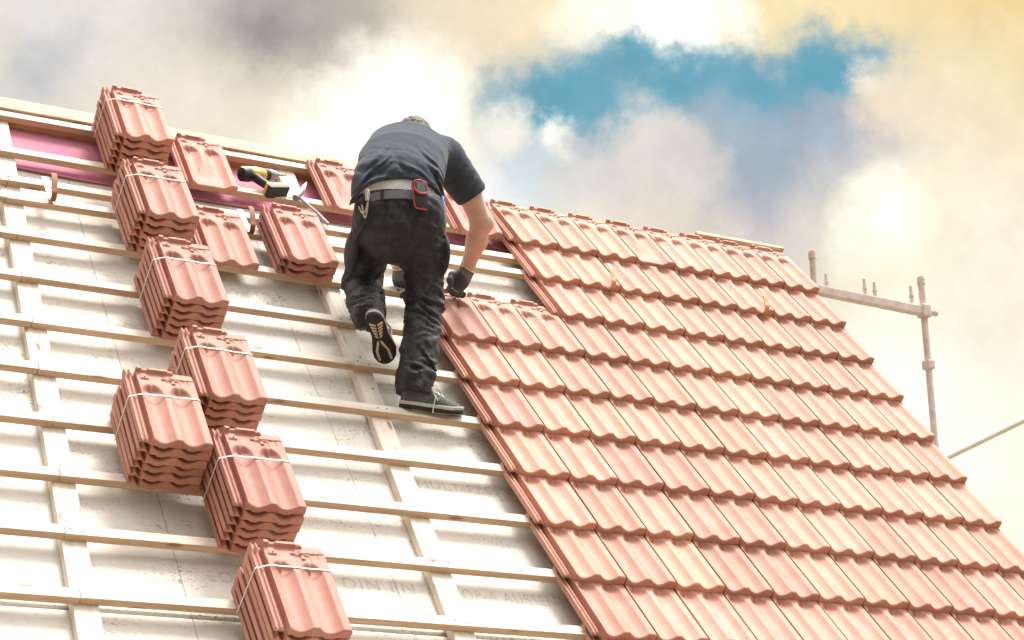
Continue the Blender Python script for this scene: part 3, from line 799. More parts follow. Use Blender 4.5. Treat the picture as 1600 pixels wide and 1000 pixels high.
# ------------------------------------------------------------------ scaffold beyond the gable
SX, SY = 0.345, 0.30
sc = empty('scaffold', Matrix.Translation((SX, SY, 0)), 'pale steel tube scaffold standing beyond the gable end of the roof', 'scaffold')
def standard(x, top, name='standard'):
    mb = MB(); mb.tube([(x, 0, .02), (x, 0, top)], .0195, 14)
    mb.tube([(x, 0, top - .045), (x, 0, top - .012)], .0235, 14)
    mb.box((x - .075, -.075, .005), (x + .075, .075, .02), None, 0, .002)
    return mb.build(name, M['galv'], sc, smooth=40)
standard(0, 5.775)
p2 = standard(0.772, 5.735)
standard(2.32, 5.75)
mb = MB(); mb.box((-.02, -.024, -.026), (.775, .024, .026), lambda p: (p.x, p.y, 5.545 - .030 * p.x + p.z), 0, .006)
lg = mb.build('ledger', M['galv'], sc)
for x, hh in ((.085, .085), (.355, .095), (.425, .085), (.69, .10)):
    mb = MB(); mb.tube([(x, 0, 5.565), (x, 0, 5.565 + hh)], [.012, .009], 10)
    mb.tube([(x, 0, 5.565 + hh * .35), (x, 0, 5.565 + hh * .45)], .015, 10); mb.build('pin', M['galv'], sc, smooth=40)
mb = MB(); mb.box((.742, -.034, 5.485), (.806, .034, 5.565), None, 0, .012)
mb.tube([(.79, 0, 5.535), (.86, 0, 5.525)], .013, 10); mb.tube([(.845, 0, 5.527), (.865, 0, 5.524)], .020, 10)
mb.build('coupler', M['galv'], sc)
mb = MB(); mb.box((.745, -.030, 5.17), (.800, .030, 5.225), None, 0, .01); mb.build('coupler', M['galv'], sc)
M['tube_y'] = mat('scaffold_brace_paint', (0.90, 0.80, 0.68), 0.6, metal=0.0, nscale=10, namt=0.2)
b0 = Vector((.81, -.06, 4.645)); b1 = Vector((2.35, -.06, 5.385))
mb = MB(); mb.tube([b0 - (b1 - b0) * .03, b0, b1, b1 + (b1 - b0) * .03], .021, 12); mb.build('brace', M['tube_y'], sc, smooth=40)
mb = MB(); mb.tube([(0, 0, 2.6), (2.32, 0, 2.6)], .022, 12); mb.build('ledger', M['galv'], sc, smooth=40)

# ------------------------------------------------------------------ the roofer
def V3(*a): return np.array(a, float)
def smin(a, b, k):
    h = np.clip(.5 + .5 * (b - a) / k, 0, 1); return b * (1 - h) + a * h - k * h * (1 - h)
def smax(a, b, k): return -smin(-a, -b, k)
def closest(P, pts):
    """nearest point on a polyline: parameter (index + fraction), offset vectors"""
    best = None
    for i in range(len(pts) - 1):
        a, b = pts[i], pts[i + 1]; ab = b - a
        t = np.clip(((P - a) @ ab) / (ab @ ab), 0, 1)
        o = P - (a + t[:, None] * ab); d = (o * o).sum(1)
        if best is None: best = [d, t + i, o]
        else:
            k = d < best[0]; best[0] = np.where(k, d, best[0]); best[1] = np.where(k, t + i, best[1]); best[2] = np.where(k[:, None], o, best[2])
    return best[1], best[2]
def limb(P, pts, rad):
    """round limb of changing radius along a polyline"""
    d = None
    for i in range(len(pts) - 1):
        a, b = pts[i], pts[i + 1]; ab = b - a
        t = np.clip(((P - a) @ ab) / (ab @ ab), 0, 1)
        q = np.linalg.norm(P - (a + t[:, None] * ab), axis=1) - (rad[i] + (rad[i + 1] - rad[i]) * t)
        d = q if d is None else smin(d, q, .02)
    return d
def trunk(P, pts, A, Bd, e1):
    """limb with an elliptical section: half width A along e1, half depth Bd"""
    t, o = closest(P, pts)
    x = np.arange(len(pts)); a = np.interp(t, x, A); b = np.interp(t, x, Bd)
    l = o @ e1; r2 = np.maximum((o * o).sum(1) - l * l, 0)
    n = np.sqrt((l / a) ** 2 + r2 / b ** 2)
    return (n - 1) * np.minimum(a, b)
def ball(P, c, r): return np.linalg.norm((P - c) / r, axis=1) * min(r) - min(r)
def half(P, p, n): return (P - p) @ (n / np.linalg.norm(n))
def seg(P, a, b):
    ab = b - a; t = np.clip(((P - a) @ ab) / (ab @ ab), 0, 1)
    return np.linalg.norm(P - (a + t[:, None] * ab), axis=1)
_rs = np.random.RandomState(11)
def waves(P, n, f0, f1, axis=None, along=.25, seed=1):
    """rough cloth relief; with an axis the creases run mostly across it"""
    rs = np.random.RandomState(seed); out = np.zeros(len(P))
    for i in range(n):
        k = rs.normal(size=3); k /= np.linalg.norm(k)
        if axis is not None:
            ax = axis / np.linalg.norm(axis); k = ax * (1 if rs.rand() > .5 else -1) + along * k * 2
            k /= np.linalg.norm(k)
        f = f0 * (f1 / f0) ** rs.rand()
        s = np.sin(P @ k * f + rs.rand() * 6.28 + 1.3 * np.sin(P @ rs.normal(size=3) * f * .35))
        out += (1 - np.abs(s)) ** 2 - .33
    return out / math.sqrt(n)

def nets(fn, lo, hi, h):
    """surface nets: a mesh where fn changes sign"""
    ax = [np.arange(lo[i], hi[i] + h, h) for i in range(3)]
    n = [len(a) for a in ax]
    G = np.stack(np.meshgrid(*ax, indexing='ij'), -1).reshape(-1, 3)
    Vv = np.concatenate([fn(G[i:i + 200000]) for i in range(0, len(G), 200000)]).reshape(n)
    ins = Vv < 0
    c = [slice(None, -1), slice(1, None)]
    cnt = np.zeros([x - 1 for x in n]); acc = np.zeros([x - 1 for x in n] + [3])
    corners = [(i, j, k) for i in (0, 1) for j in (0, 1) for k in (0, 1)]
    for i, a in enumerate(corners):
        for b in corners[i + 1:]:
            if sum(abs(a[q] - b[q]) for q in range(3)) != 1: continue
            va = Vv[c[a[0]], c[a[1]], c[a[2]]]; vb = Vv[c[b[0]], c[b[1]], c[b[2]]]
            x = (va < 0) != (vb < 0)
            t = np.where(x, va / np.where(x, va - vb, 1), 0)
            for q in range(3):
                acc[..., q] += np.where(x, a[q] + (b[q] - a[q]) * t, 0)
            cnt += x
    act = cnt > 0
    idx = -np.ones(act.shape, int); idx[act] = np.arange(act.sum())
    I = np.argwhere(act)
    pos = (I + acc[act] / cnt[act][:, None]) * h + np.array(lo)
    F = []
    for d in range(3):
        o = [q for q in range(3) if q != d]
        s0 = [slice(None)] * 3; s1 = [slice(None)] * 3; s0[d] = slice(None, -1); s1[d] = slice(1, None)
        x = ins[tuple(s0)] != ins[tuple(s1)]
        E = np.argwhere(x); sg = ins[tuple(s0)][x]
        ok = np.all([(E[:, q] > 0) & (E[:, q] < n[q] - 1) for q in o], axis=0)
        E = E[ok]; sg = sg[ok]
        def cell(da, db):
            J = E.copy(); J[:, o[0]] -= da; J[:, o[1]] -= db; return idx[J[:, 0], J[:, 1], J[:, 2]]
        q = np.stack([cell(0, 0), cell(1, 0), cell(1, 1), cell(0, 1)], 1)
        fl = sg if d != 1 else ~sg
        q = np.where(fl[:, None], q[:, ::-1], q)
        F.append(q)
    F = np.concatenate(F)
    F = F[(F >= 0).all(1)]
    return pos, F

MO = Vector((-2.80, -1.144, 4.098))
man = empty('person', Matrix.Translation(MO), 'bent over roofer seen from behind in dark grey t-shirt and black work trousers', 'person')
def shape(name, fn, lo, hi, h, m, parent=None, smooth=180, relax=1):
    pos, F = nets(fn, lo, hi, h)
    me = bpy.data.meshes.new(name)
    me.from_pydata((pos - np.array(MO)).tolist(), [], F.tolist()); me.update()
    bm = bmesh.new(); bm.from_mesh(me)
    bmesh.ops.recalc_face_normals(bm, faces=bm.faces)
    for _ in range(relax): bmesh.ops.smooth_vert(bm, verts=bm.verts, factor=.5, use_axis_x=True, use_axis_y=True, use_axis_z=True)
    bm.to_mesh(me); bm.free()
    me.shade_smooth()
    return link(name, me, m, parent or man)

M['skin'] = mat('skin', (0.66, 0.44, 0.36), 0.5, spec=0.4, nscale=30, col2=(0.60, 0.34, 0.27), bump=0.15, bscale=350)
M['skin'].node_tree.nodes['Principled BSDF'].inputs['Subsurface Weight'].default_value = 0.08
M['hair'] = mat('grey_blond_hair', (0.24, 0.20, 0.16), 0.7, nscale=90, namt=0.6, bump=0.8, bscale=160)
M['shirt'] = mat('slate_jersey', (0.052, 0.064, 0.085), 0.9, spec=0.2, nscale=12, col2=(0.040, 0.050, 0.067), bump=0.3, bscale=500, sheen=0.1)
M['undershirt'] = mat('grey_white_jersey', (0.74, 0.70, 0.73), 0.9, spec=0.2, nscale=25, namt=0.12)
M['trousers'] = mat('black_work_cloth', (0.008, 0.008, 0.009), 0.66, spec=0.4, nscale=6, col2=(0.020, 0.0195, 0.021), bump=0.3, bscale=420, sheen=0.05)
def dusty_trousers():
    # pale site dust rubbed into the knees and shins, thin scuffs elsewhere
    nt = M['trousers'].node_tree; N = nt.nodes; L = nt.links; p = N['Principled BSDF']
    old = p.inputs['Base Color'].links[0].from_socket
    tc = N.new('ShaderNodeTexCoord'); sx = N.new('ShaderNodeSeparateXYZ'); L.new(tc.outputs['Object'], sx.inputs[0])
    zr = N.new('ShaderNodeValToRGB'); e = zr.color_ramp.elements
    e[0].position = 0.10; e[0].color = (.25, .25, .25, 1); e[1].position = 0.95; e[1].color = (.12, .12, .12, 1)
    k = e.new(0.42); k.color = (1, 1, 1, 1); k = e.new(0.62); k.color = (.25, .25, .25, 1)
    L.new(sx.outputs['Z'], zr.inputs[0])
    n = N.new('ShaderNodeTexNoise'); n.inputs['Scale'].default_value = 16; n.inputs['Detail'].default_value = 9; n.inputs['Roughness'].default_value = .72
    L.new(tc.outputs['Object'], n.inputs['Vector'])
    r = N.new('ShaderNodeMapRange'); r.inputs['From Min'].default_value = .47; r.inputs['From Max'].default_value = .68; L.new(n.outputs['Fac'], r.inputs['Value'])
    m = N.new('ShaderNodeMath'); m.operation = 'MULTIPLY'; L.new(zr.outputs[0], m.inputs[0]); L.new(r.outputs[0], m.inputs[1])
    mx = N.new('ShaderNodeMix'); mx.data_type = 'RGBA'; io = [i for i in mx.inputs if i.type == 'RGBA']
    L.new(old, io[0]); io[1].default_value = (.125, .120, .118, 1); L.new(m.outputs[0], mx.inputs['Factor'])
    L.new([o for o in mx.outputs if o.type == 'RGBA'][0], p.inputs['Base Color'])
dusty_trousers()
M['belt'] = mat('grey_webbing', (0.17, 0.17, 0.18), 0.8, nscale=150, namt=0.25)
M['glove'] = mat('grey_knit_glove', (0.20, 0.19, 0.19), 0.9, nscale=120, namt=0.3)
M['glove_palm'] = mat('dark_glove_coating', (0.085, 0.085, 0.09), 0.7, nscale=60, namt=0.3)
M['cuff'] = mat('pale_yellow_hem', (0.75, 0.70, 0.42), 0.85)
M['shoe'] = mat('grey_shoe_cloth', (0.105, 0.105, 0.11), 0.85, nscale=60, namt=0.35)
M['midsole'] = mat('dirty_white_foam', (0.55, 0.53, 0.50), 0.7, nscale=40, namt=0.3)
M['sole'] = mat('black_sole_rubber', (0.022, 0.020, 0.020), 0.7, nscale=60, namt=0.4)
M['tread'] = mat('sand_tread_rubber', (0.62, 0.47, 0.34), 0.75, nscale=60, namt=0.25)
M['lace'] = mat('white_lace', (0.78, 0.77, 0.74), 0.8)
M['red'] = mat('red_trim', (0.50, 0.085, 0.09), 0.6)
M['pouch'] = mat('dark_nylon', (0.035, 0.033, 0.036), 0.75, nscale=120, namt=0.3)
M['chrome'] = mat('chain_steel', (0.72, 0.70, 0.66), 0.3, metal=0.85)
M['blue'] = mat('blue_plastic', (0.10, 0.30, 0.66), 0.4)
M['leather'] = mat('grey_holster', (0.10, 0.11, 0.12), 0.35, spec=0.6, nscale=30, namt=0.3)

e1 = V3(.965, -.26, 0.03); e1 /= np.linalg.norm(e1)          # across the shoulders and hips
FW = V3(.26, .965, 0); UP = V3(0, 0, 1)
J = dict(Rheel=V3(-2.894,-1.144,4.102), Rtoe=V3(-2.618,-1.140,4.090), Rank=V3(-2.838,-1.144,4.185),
    Rcalf=V3(-2.800,-1.118,4.366), Rkn=V3(-2.752,-1.070,4.590), Rth=V3(-2.782,-1.125,4.787), Rhip=V3(-2.822,-1.174,4.925),
    Lhip=V3(-2.992,-1.104,4.925), Lth=V3(-2.960,-.950,4.835), Lkn=V3(-2.915,-.775,4.755), Lcalf=V3(-2.965,-.93,4.625), Lcuff=V3(-3.026,-1.10,4.492),
    Lheel=V3(-3.046,-1.182,4.464), Ltoe=V3(-2.900,-.988,4.316),
    belt=V3(-2.913,-1.144,4.974), waist=V3(-2.901,-1.124,5.094), mid=V3(-2.820,-1.004,5.262), upp=V3(-2.739,-.884,5.385), neck=V3(-2.675,-.790,5.470), head=V3(-2.625,-.700,5.500),
    Rsh=V3(-2.535,-.855,5.385), Rsl=V3(-2.415,-.834,5.255), Relb=V3(-2.330,-.790,5.124), Rwr=V3(-2.322,-.632,4.965), Rhand=V3(-2.335,-.590,4.925),
    Lsh=V3(-2.825,-.740,5.365), Lelb=V3(-2.800,-.640,5.120), Lwr=V3(-2.625,-.550,4.945), Lhand=V3(-2.602,-.525,4.895))

# ---- trousers
legR = [J['Rhip'], J['Rth'], J['Rkn'], J['Rcalf'], J['Rank'] + V3(-.006, 0, -.02)]
legRr = [.095, .090, .080, .077, .075]
legL = [J['Lhip'], J['Lth'], J['Lkn']]
legL2 = [J['Lkn'], J['Lcalf'], J['Lcuff']]
pel = [J['belt'] + V3(0, 0, .035), J['belt'] + V3(.0, .0, -.03), J['belt'] + V3(.002, .005, -.10), J['belt'] + V3(.005, .02, -.13)]
FOLD_R = [(0.035, -0.418, 0.185, -0.517), (0.074, -0.403, 0.212, -0.494), (0.031, -0.471, 0.208, -0.54), (0.043, -0.54, 0.185, -0.532), (0.043, -0.593, 0.137, -0.551), (0.074, -0.639, 0.177, -0.73), (0.011, -0.76, 0.153, -0.722), (0.019, -0.692, 0.074, -0.722), (0.004, -0.844, 0.074, -0.802), (0.011, -0.878, 0.145, -0.84), (0.074, -0.901, 0.177, -0.874), (0.027, -0.365, 0.216, -0.418), (0.106, -0.312, 0.22, -0.372), (0.137, -0.585, 0.212, -0.54), (0.106, -0.692, 0.185, -0.661)]
FOLD_L = [(-0.241, -0.448, -0.107, -0.494), (-0.233, -0.494, -0.075, -0.517), (-0.241, -0.429, -0.091, -0.422), (-0.209, -0.547, -0.107, -0.506), (-0.225, -0.525, -0.13, -0.532), (-0.249, -0.365, -0.13, -0.41), (-0.185, -0.585, -0.154, -0.525)]
FOLD_S = [(0.005, -0.281, 0.179, -0.171), (-0.003, -0.251, 0.103, -0.2), (-0.064, -0.025, -0.048, -0.193), (-0.192, -0.098, -0.117, -0.039), (-0.215, -0.251, -0.139, -0.2), (0.058, -0.105, 0.209, -0.12), (0.012, -0.295, 0.058, -0.398), (-0.048, -0.237, -0.139, -0.317), (0.118, -0.251, 0.217, -0.23), (-0.204, -0.149, -0.139, -0.105), (-0.033, -0.31, -0.079, -0.398)]
FOLD_T = [(-0.192, 0.063, -0.048, 0.165), (-0.177, 0.041, -0.011, 0.136), (-0.155, 0.092, -0.033, 0.216), (-0.117, 0.07, 0.027, 0.129), (0.058, 0.136, 0.164, 0.085), (0.058, 0.114, 0.194, 0.026), (0.088, 0.092, 0.194, -0.003), (0.164, 0.165, 0.194, 0.056), (-0.003, 0.165, 0.103, 0.121), (0.103, 0.275, 0.209, 0.165), (-0.139, 0.151, -0.048, 0.26), (0.232, 0.165, 0.217, 0.063), (0.118, 0.187, 0.224, 0.099), (-0.2, 0.012, -0.139, 0.077), (0.262, 0.187, 0.292, 0.056), (0.292, 0.209, 0.361, 0.099), (0.255, 0.114, 0.308, 0.026)]
def crease(P, lines, amp, w, seed=3):
    """sharp cloth folds: a raised edge with a hollow beside it, along lines given across (e1) and up"""
    rs = np.random.RandomState(seed); out = np.zeros(len(P))
    q = np.stack([(P - J['belt']) @ e1, P[:, 2] - J['belt'][2]], 1)
    q = q + .006 * np.stack([np.sin(q[:, 1] * 55 + 1), np.sin(q[:, 0] * 60)], 1)
    for l0, z0, l1, z1 in lines:
        a, b = V3(l0, z0), V3(l1, z1); ab = b - a; L2 = ab @ ab
        t = ((q - a) @ ab) / L2; tc = np.clip(t, 0, 1)
        n = V3(-ab[1], ab[0]) / math.sqrt(L2)
        d = np.linalg.norm(q - (a + tc[:, None] * ab), axis=1); sd = (q - a) @ n
        ww = w * rs.uniform(.75, 1.3); k = amp * rs.uniform(.7, 1.25) * np.sin(np.clip(tc, .06, .94) * math.pi) ** .5
        out += k * (-np.exp(-(d / ww) ** 2) + .75 * np.exp(-((sd + 1.6 * ww) ** 2 + np.maximum(d - np.abs(sd), 0) ** 2) / (1.2 * ww) ** 2))
    return out
def leg_d(P):
    dr = limb(P, legR, legRr)
    rel = waves(P, 6, 38, 95, UP + .6 * e1, .35, 5)
    low = np.clip((4.70 - P[:, 2]) / .25, 0, 1)
    kn = np.exp(-((P[:, 2] - 4.56) / .07) ** 2) + 1.1 * np.exp(-((P[:, 2] - 4.235) / .05) ** 2)
    dr = dr + rel * (.0040 + .0060 * np.clip(kn, 0, 1.1)) - .010 * np.exp(-((P[:, 2] - 4.225) / .028) ** 2)
    # deep diagonal creases round the knee and the stacked hem
    tl = waves(P, 4, 28, 55, UP * .8 - e1 * .75, .25, 17)
    dr -= tl * .0070 * np.clip(np.exp(-((P[:, 2] - 4.72) / .14) ** 2) + .6 * low, 0, 1)
    dr += crease(P, FOLD_R, .0095, .0085, 9)
    dl = smin(limb(P, legL, [.094, .089, .080]), limb(P, legL2, [.080, .077, .072]), .03)
    dl = dl + waves(P, 6, 38, 95, V3(.2, .8, .5), .4, 8) * .0070 + crease(P, FOLD_L, .009, .0085, 6)
    return dr, dl
def trousers_fn(P):
    dr, dl = leg_d(P)
    dp = trunk(P, pel, [.152, .153, .154, .126], [.112, .122, .134, .11], e1)
    # seat: two rounded halves
    for s, c in ((1, J['Rhip']), (-1, J['Lhip'])):
        dp = smin(dp, ball(P, c + V3(0, -.015, .015) + e1 * .004 * s, (.083, .108, .112)), .045)
    cr = seg(P, J['belt'] + V3(-.01, -.155, -.03), J['belt'] + V3(.02, -.10, -.19))
    dp = dp + .007 * np.exp(-(cr / .016) ** 2)
    dp = dp + waves(P, 6, 40, 90, UP + .6 * e1, .5, 21) * .0050
    cs = crease(P, FOLD_S, .0085, .0085, 4)
    dp = dp + cs; dr = dr + cs * .8; dl = dl + cs * .8
    d = smin(smin(dr, dp, .035), smin(dl, dp, .035), .012)
    # cargo pockets
    d = smin(d, ball(P, J['Lth'] + V3(-.098, -.035, -.03), (.018, .07, .09)), .012)
    d = smin(d, ball(P, J['Rth'] + V3(.070, -.03, .0), (.025, .075, .10)), .012)
    # waist cut, hems
    top = half(P, J['belt'] + V3(0, 0, .028), V3(.0, .10, 1))
    d = smax(d, top, .006)
    d = np.maximum(d, np.where(P[:, 0] > -2.95, half(P, J['Rank'] + V3(0, 0, -.032), V3(-.10, .0, -1)), -1))
    d = np.maximum(d, half(P, J['Lcuff'] + V3(-.010, -.036, -.032), V3(-.30, -.8, -.62)) * np.where((P[:, 2] < 4.62) & (P[:, 0] < -2.9), 1, 0) + np.where((P[:, 2] < 4.62) & (P[:, 0] < -2.9), 0, -1))
    return d
shape('trousers', trousers_fn, (-3.18, -1.36, 4.10), (-2.60, -.64, 5.10), .0055, M['trousers'])

# ---- belt with loops, undershirt, t-shirt
tr_e2 = np.cross(UP, e1); tr_e2 /= np.linalg.norm(tr_e2)
def ring(dz, a, b, n=56, c=J['belt']):
    return [c + e1 * (a * math.cos(2 * math.pi * k / n)) + tr_e2 * (b * math.sin(2 * math.pi * k / n)) + UP * (dz + .10 * -b * math.sin(2 * math.pi * k / n)) for k in range(n)]
def mo(p): return Vector(p) - MO
mb = MB()
rows = [ring(-.022, .176, .133), ring(-.021, .1805, .1375), ring(.018, .1765, .1335), ring(.019, .172, .129)]
mb.quadgrid([[mo(p) for p in r] for r in rows], close_v=True); mb.build('belt', M['belt'], man, smooth=40)
for th in (-150, -118, -62, -30, 10, 170, 60, 120):
    a = R(th); c = J['belt'] + e1 * .1805 * math.cos(a) + tr_e2 * .1375 * math.sin(a) + UP * (-.0 - .10 * .1385 * math.sin(a))
    t = (-e1 * math.sin(a) + tr_e2 * math.cos(a)); nrm = e1 * math.cos(a) + tr_e2 * math.sin(a)
    mb = MB(); mb.strip([mo(c + nrm * .001 - UP * .034), mo(c + nrm * .0045 - UP * .025), mo(c + nrm * .005), mo(c + nrm * .003 + UP * .022)], t, .014, .003)
    mb.build('belt_loop', M['trousers'], man)

spine = [J['belt'] + V3(0, 0, -.005), J['waist'], J['mid'], J['upp'], J['neck']]
def torso(P, g=0.0):
    return trunk(P, spine, np.array([.166, .165, .180, .188, .09]) + g, np.array([.112, .115, .125, .115, .075]) + g, e1)
def undershirt_fn(P):
    d = torso(P, .010) + waves(P, 5, 60, 120, UP, .4, 31) * .0015
    d = np.maximum(d, half(P, J['belt'] + V3(0, 0, .012), V3(0, -.10, -1)))
    return np.maximum(d, half(P, J['waist'] + V3(0, 0, .10), UP))
shape('undershirt', undershirt_fn, (-3.14, -1.34, 5.01), (-2.66, -.90, 5.22), .008, M['undershirt'])
def shirt_fn(P):
    sp = [J['belt'] + V3(.0, -.0, -.0), J['waist'] + V3(0, 0, .01), J['mid'], J['upp'], J['neck'] + V3(-.01, -.01, -.005)]
    d = trunk(P, sp, np.array([.202, .195, .198, .190, .10]), np.array([.142, .136, .135, .120, .07]), e1)
    # rounded shoulders and upper back
    d = smin(d, limb(P, [J['Lsh'] + V3(.03, 0, -.01), J['upp'] + V3(.02, .03, .012), J['Rsh'] + V3(-.03, 0, -.005)], [.082, .105, .085]), .06)
    arm = limb(P, [J['Rsh'] + V3(-.01, 0, 0), J['Rsl']], [.092, .078])
    arm2 = limb(P, [J['Lsh'], J['Lsh'] * .45 + J['Lelb'] * .55], [.088, .078])
    tl = waves(P, 5, 16, 40, UP * .7 + e1 * .75, .35, 41)
    low = np.clip((5.34 - P[:, 2]) / .22, .12, 1)
    d = d + tl * .0085 * low
    cf = crease(P, FOLD_T, .0085, .0095, 12)
    d = d + cf
    arm = arm + cf
    ar = smin(arm + waves(P, 5, 40, 90, J['Rsl'] - J['Rsh'], .4, 51) * .004, arm2, .01)
    d = smin(d, ar, .045)
    # openings: hem line rising towards the middle of the back, sleeves, neck
    lat = (P - J['belt']) @ e1
    hem = (P[:, 2] - (J['belt'][2] + .086 - 40 * (lat - .012) ** 4 + .004 * np.sin(lat * 26 + .8)))
    d = smax(d, np.where(P[:, 1] < -.5, -hem, -1), .004)
    ax = J['Rsl'] - J['Rsh']
    far = (P - J['Rsl']) @ (ax / np.linalg.norm(ax)) - .035
    d = np.where((P[:, 0] > -2.56) & (P[:, 2] < 5.36), smax(d, far, .004), d)
    return d
shape('t_shirt', shirt_fn, (-3.18, -1.34, 4.96), (-2.28, -.60, 5.62), .006, M['shirt'])

# ---- body: head, neck, trunk, arms and ankles as one surface
hc = J['head']
hf = V3(.12, .86, -.50); hf /= np.linalg.norm(hf)            # where the face looks: down at the tiles
hu = np.cross(np.cross(hf, UP), hf); hu /= np.linalg.norm(hu)
hr = np.cross(hf, hu)
def head_fn(P):
    q = P - hc; x, y, z = q @ hr, q @ hf, q @ hu
    d = np.sqrt((x / .076) ** 2 + ((y + .005) / .097) ** 2 + ((z - .02) / .098) ** 2) * .08 - .08
    jaw = np.sqrt((x / .058) ** 2 + ((y - .035) / .062) ** 2 + ((z + .065) / .062) ** 2) * .06 - .06
    d = smin(d, jaw, .04)
    nose = seg(P, hc + hf * .094 + hu * .015, hc + hf * .116 - hu * .026) - .011
    d = smin(d, nose, .014)
    for s in (-1, 1):
        d = smax(d, -(np.linalg.norm(P - (hc + hf * .107 + hu * .018 + hr * s * .032), axis=1) - .017), .012)
        d = smin(d, np.linalg.norm(P - (hc + hf * .083 + hu * .016 + hr * s * .032), axis=1) - .0125, .003)
        ear = np.sqrt((((P - hc) @ hr - s * .079) / .010) ** 2 + (((P - hc) @ hf + .006) / .020) ** 2 + (((P - hc) @ hu + .004) / .032) ** 2) * .01 - .01
        d = smin(d, ear, .006)
    lip = seg(P, hc + hf * .100 - hu * .056 - hr * .02, hc + hf * .100 - hu * .056 + hr * .02)
    d = d + .004 * np.exp(-(lip / .005) ** 2) - .004 * np.exp(-((lip - .010) / .006) ** 2)
    return d
armR = [J['Rsh'], J['Rsl'], J['Relb'], J['Relb'] * .62 + J['Rwr'] * .38 + V3(.004, 0, -.003), J['Rwr'], J['Rhand'] + V3(0, -.01, .02)]
armL = [J['Lsh'], J['Lelb'], J['Lelb'] * .6 + J['Lwr'] * .4, J['Lwr'], J['Lhand'] + V3(0, -.01, .02)]
def body_fn(P):
    d = trunk(P, spine, [.150, .150, .155, .150, .06], [.095, .095, .10, .09, .055], e1)
    d = smin(d, limb(P, [J['Lsh'], J['upp'], J['Rsh']], [.06, .08, .06]), .05)
    d = smin(d, limb(P, [J['neck'] + V3(0, 0, -.02), hc - hf * .03], [.060, .055]), .03)
    d = smin(d, head_fn(P), .015)
    a = limb(P, armR, [.060, .0545, .047, .0475, .0315, .030])
    a = smin(a, np.linalg.norm(P - (J['Relb'] + V3(.022, -.022, -.002)), axis=1) - .026, .03)
    d = smin(d, a, .02)
    d = smin(d, limb(P, armL, [.058, .046, .046, .031, .030]), .02)
    return d
shape('body', body_fn, (-3.12, -1.30, 4.86), (-2.24, -.44, 5.66), .0075, M['skin'])
def ankles(P):
    return np.minimum(limb(P, [J['Rank'] + V3(0, 0, .08), J['Rank'] + V3(0, 0, -.04)], [.042, .040]), limb(P, [J['Lcuff'] + (J['Lcalf'] - J['Lcuff']) * .4, J['Lcuff'], J['Lheel'] + V3(.03, .06, .01)], [.046, .042, .04]))
shape('sock', ankles, (-3.12, -1.24, 4.08), (-2.74, -.92, 4.62), .008, M['trousers'])
def hair_fn(P):
    q = P - hc; x, y, z = q @ hr, q @ hf, q @ hu
    d = np.sqrt((x / .084) ** 2 + ((y + .010) / .104) ** 2 + ((z - .026) / .105) ** 2) * .09 - .09
    d = d + waves(P, 8, 150, 420, None, .3, 61) * .008
    cut = y * .9 - z * 1.0 - .005
    return smax(d, cut, .01)
shape('hair', hair_fn, tuple(hc - .15), tuple(hc + .15), .005, M['hair'])

# ---- gloved hands: palm, four bent fingers and a thumb, grown as one glove each
def glove(side, wrist, palm_c, fdir, across, down, fing, curl):
    """fdir: from wrist to knuckles; across: index side; down: palm side"""
    fdir = fdir / np.linalg.norm(fdir); across = across - fdir * (across @ fdir); across /= np.linalg.norm(across); down = np.cross(fdir, across); 
    if down[2] > 0: down = -down
    chains = []
    for i, (off, ln) in enumerate(zip((.030, .010, -.011, -.030), fing)):
        k = palm_c + fdir * (.040 - .004 * abs(i - 1)) + across * off
        c = curl[i]; p = [k]; d = fdir.copy(); a = 0
        for s, seg_l in enumerate((.44, .31, .25)):
            a += c * (0.9, 1.15, .7)[s]
            dd = fdir * math.cos(a) + down * math.sin(a) + across * off * 1.5
            p.append(p[-1] + dd * ln * seg_l)
        chains.append(p)
    th = [palm_c - fdir * .025 + across * .030, palm_c + fdir * .004 + across * .056 + down * .014, palm_c + fdir * .034 + across * .058 + down * .030, palm_c + fdir * .055 + across * .046 + down * .040]
    def fn(P):
        q = P - palm_c; x, y, z = q @ across, q @ fdir, q @ down
        pd = np.sqrt((x / .046) ** 2 + (y / .054) ** 2 + (z / .019) ** 2) * .03 - .03
        w = limb(P, [wrist, wrist * .4 + palm_c * .6, palm_c - fdir * .02], [.0365, .034, .028])
        d = smin(pd, w, .022)
        for c in chains:
            d = smin(d, limb(P, c, [.0115, .0108, .0100, .0088]), .007)
        d = smin(d, limb(P, th, [.016, .0135, .0120, .0100]), .010)
        d = np.maximum(d, -half(P, wrist, palm_c - wrist))
        return d + waves(P, 4, 120, 260, None, .3, 71) * .0006
    lo = palm_c - .14; hi = palm_c + .14
    g = shape('glove', fn, tuple(lo), tuple(hi), .0034, [M['glove'], M['glove_palm']])
    for p in g.data.polygons:
        c = np.array(p.center) + np.array(MO)
        if (c - palm_c) @ fdir > -.022 + .012 * math.sin(40 * c[0]): p.material_index = 1
    mb = MB(); wd = palm_c - wrist; wd /= np.linalg.norm(wd)
    a = np.cross(wd, UP); a /= np.linalg.norm(a); b = np.cross(wd, a)
    mb.tube([mo(wrist - wd * .003 + (a * math.cos(t) + b * math.sin(t)) * .0365) for t in np.linspace(0, 2 * math.pi, 33)], .0034, 8)
    mb.build('glove_hem', M['cuff'], g, smooth=60)
    return g
tile_top = np.array(W3(-2.36, -.885, -.036))
glove('R', J['Rwr'] + V3(0, .0, -.012), J['Rhand'] + V3(-.012, -.010, -.022), V3(-.42, .22, -.80), V3(-.85, -.10, .20), None, (.072, .078, .073, .058), (.55, .62, .66, .70))
glove('L', J['Lwr'] + V3(0, 0, -.005), J['Lhand'] + V3(.0, .0, -.005), V3(.22, .50, -.75), V3(.85, -.2, .1), None, (.070, .077, .072, .056), (.75, .8, .85, .9))

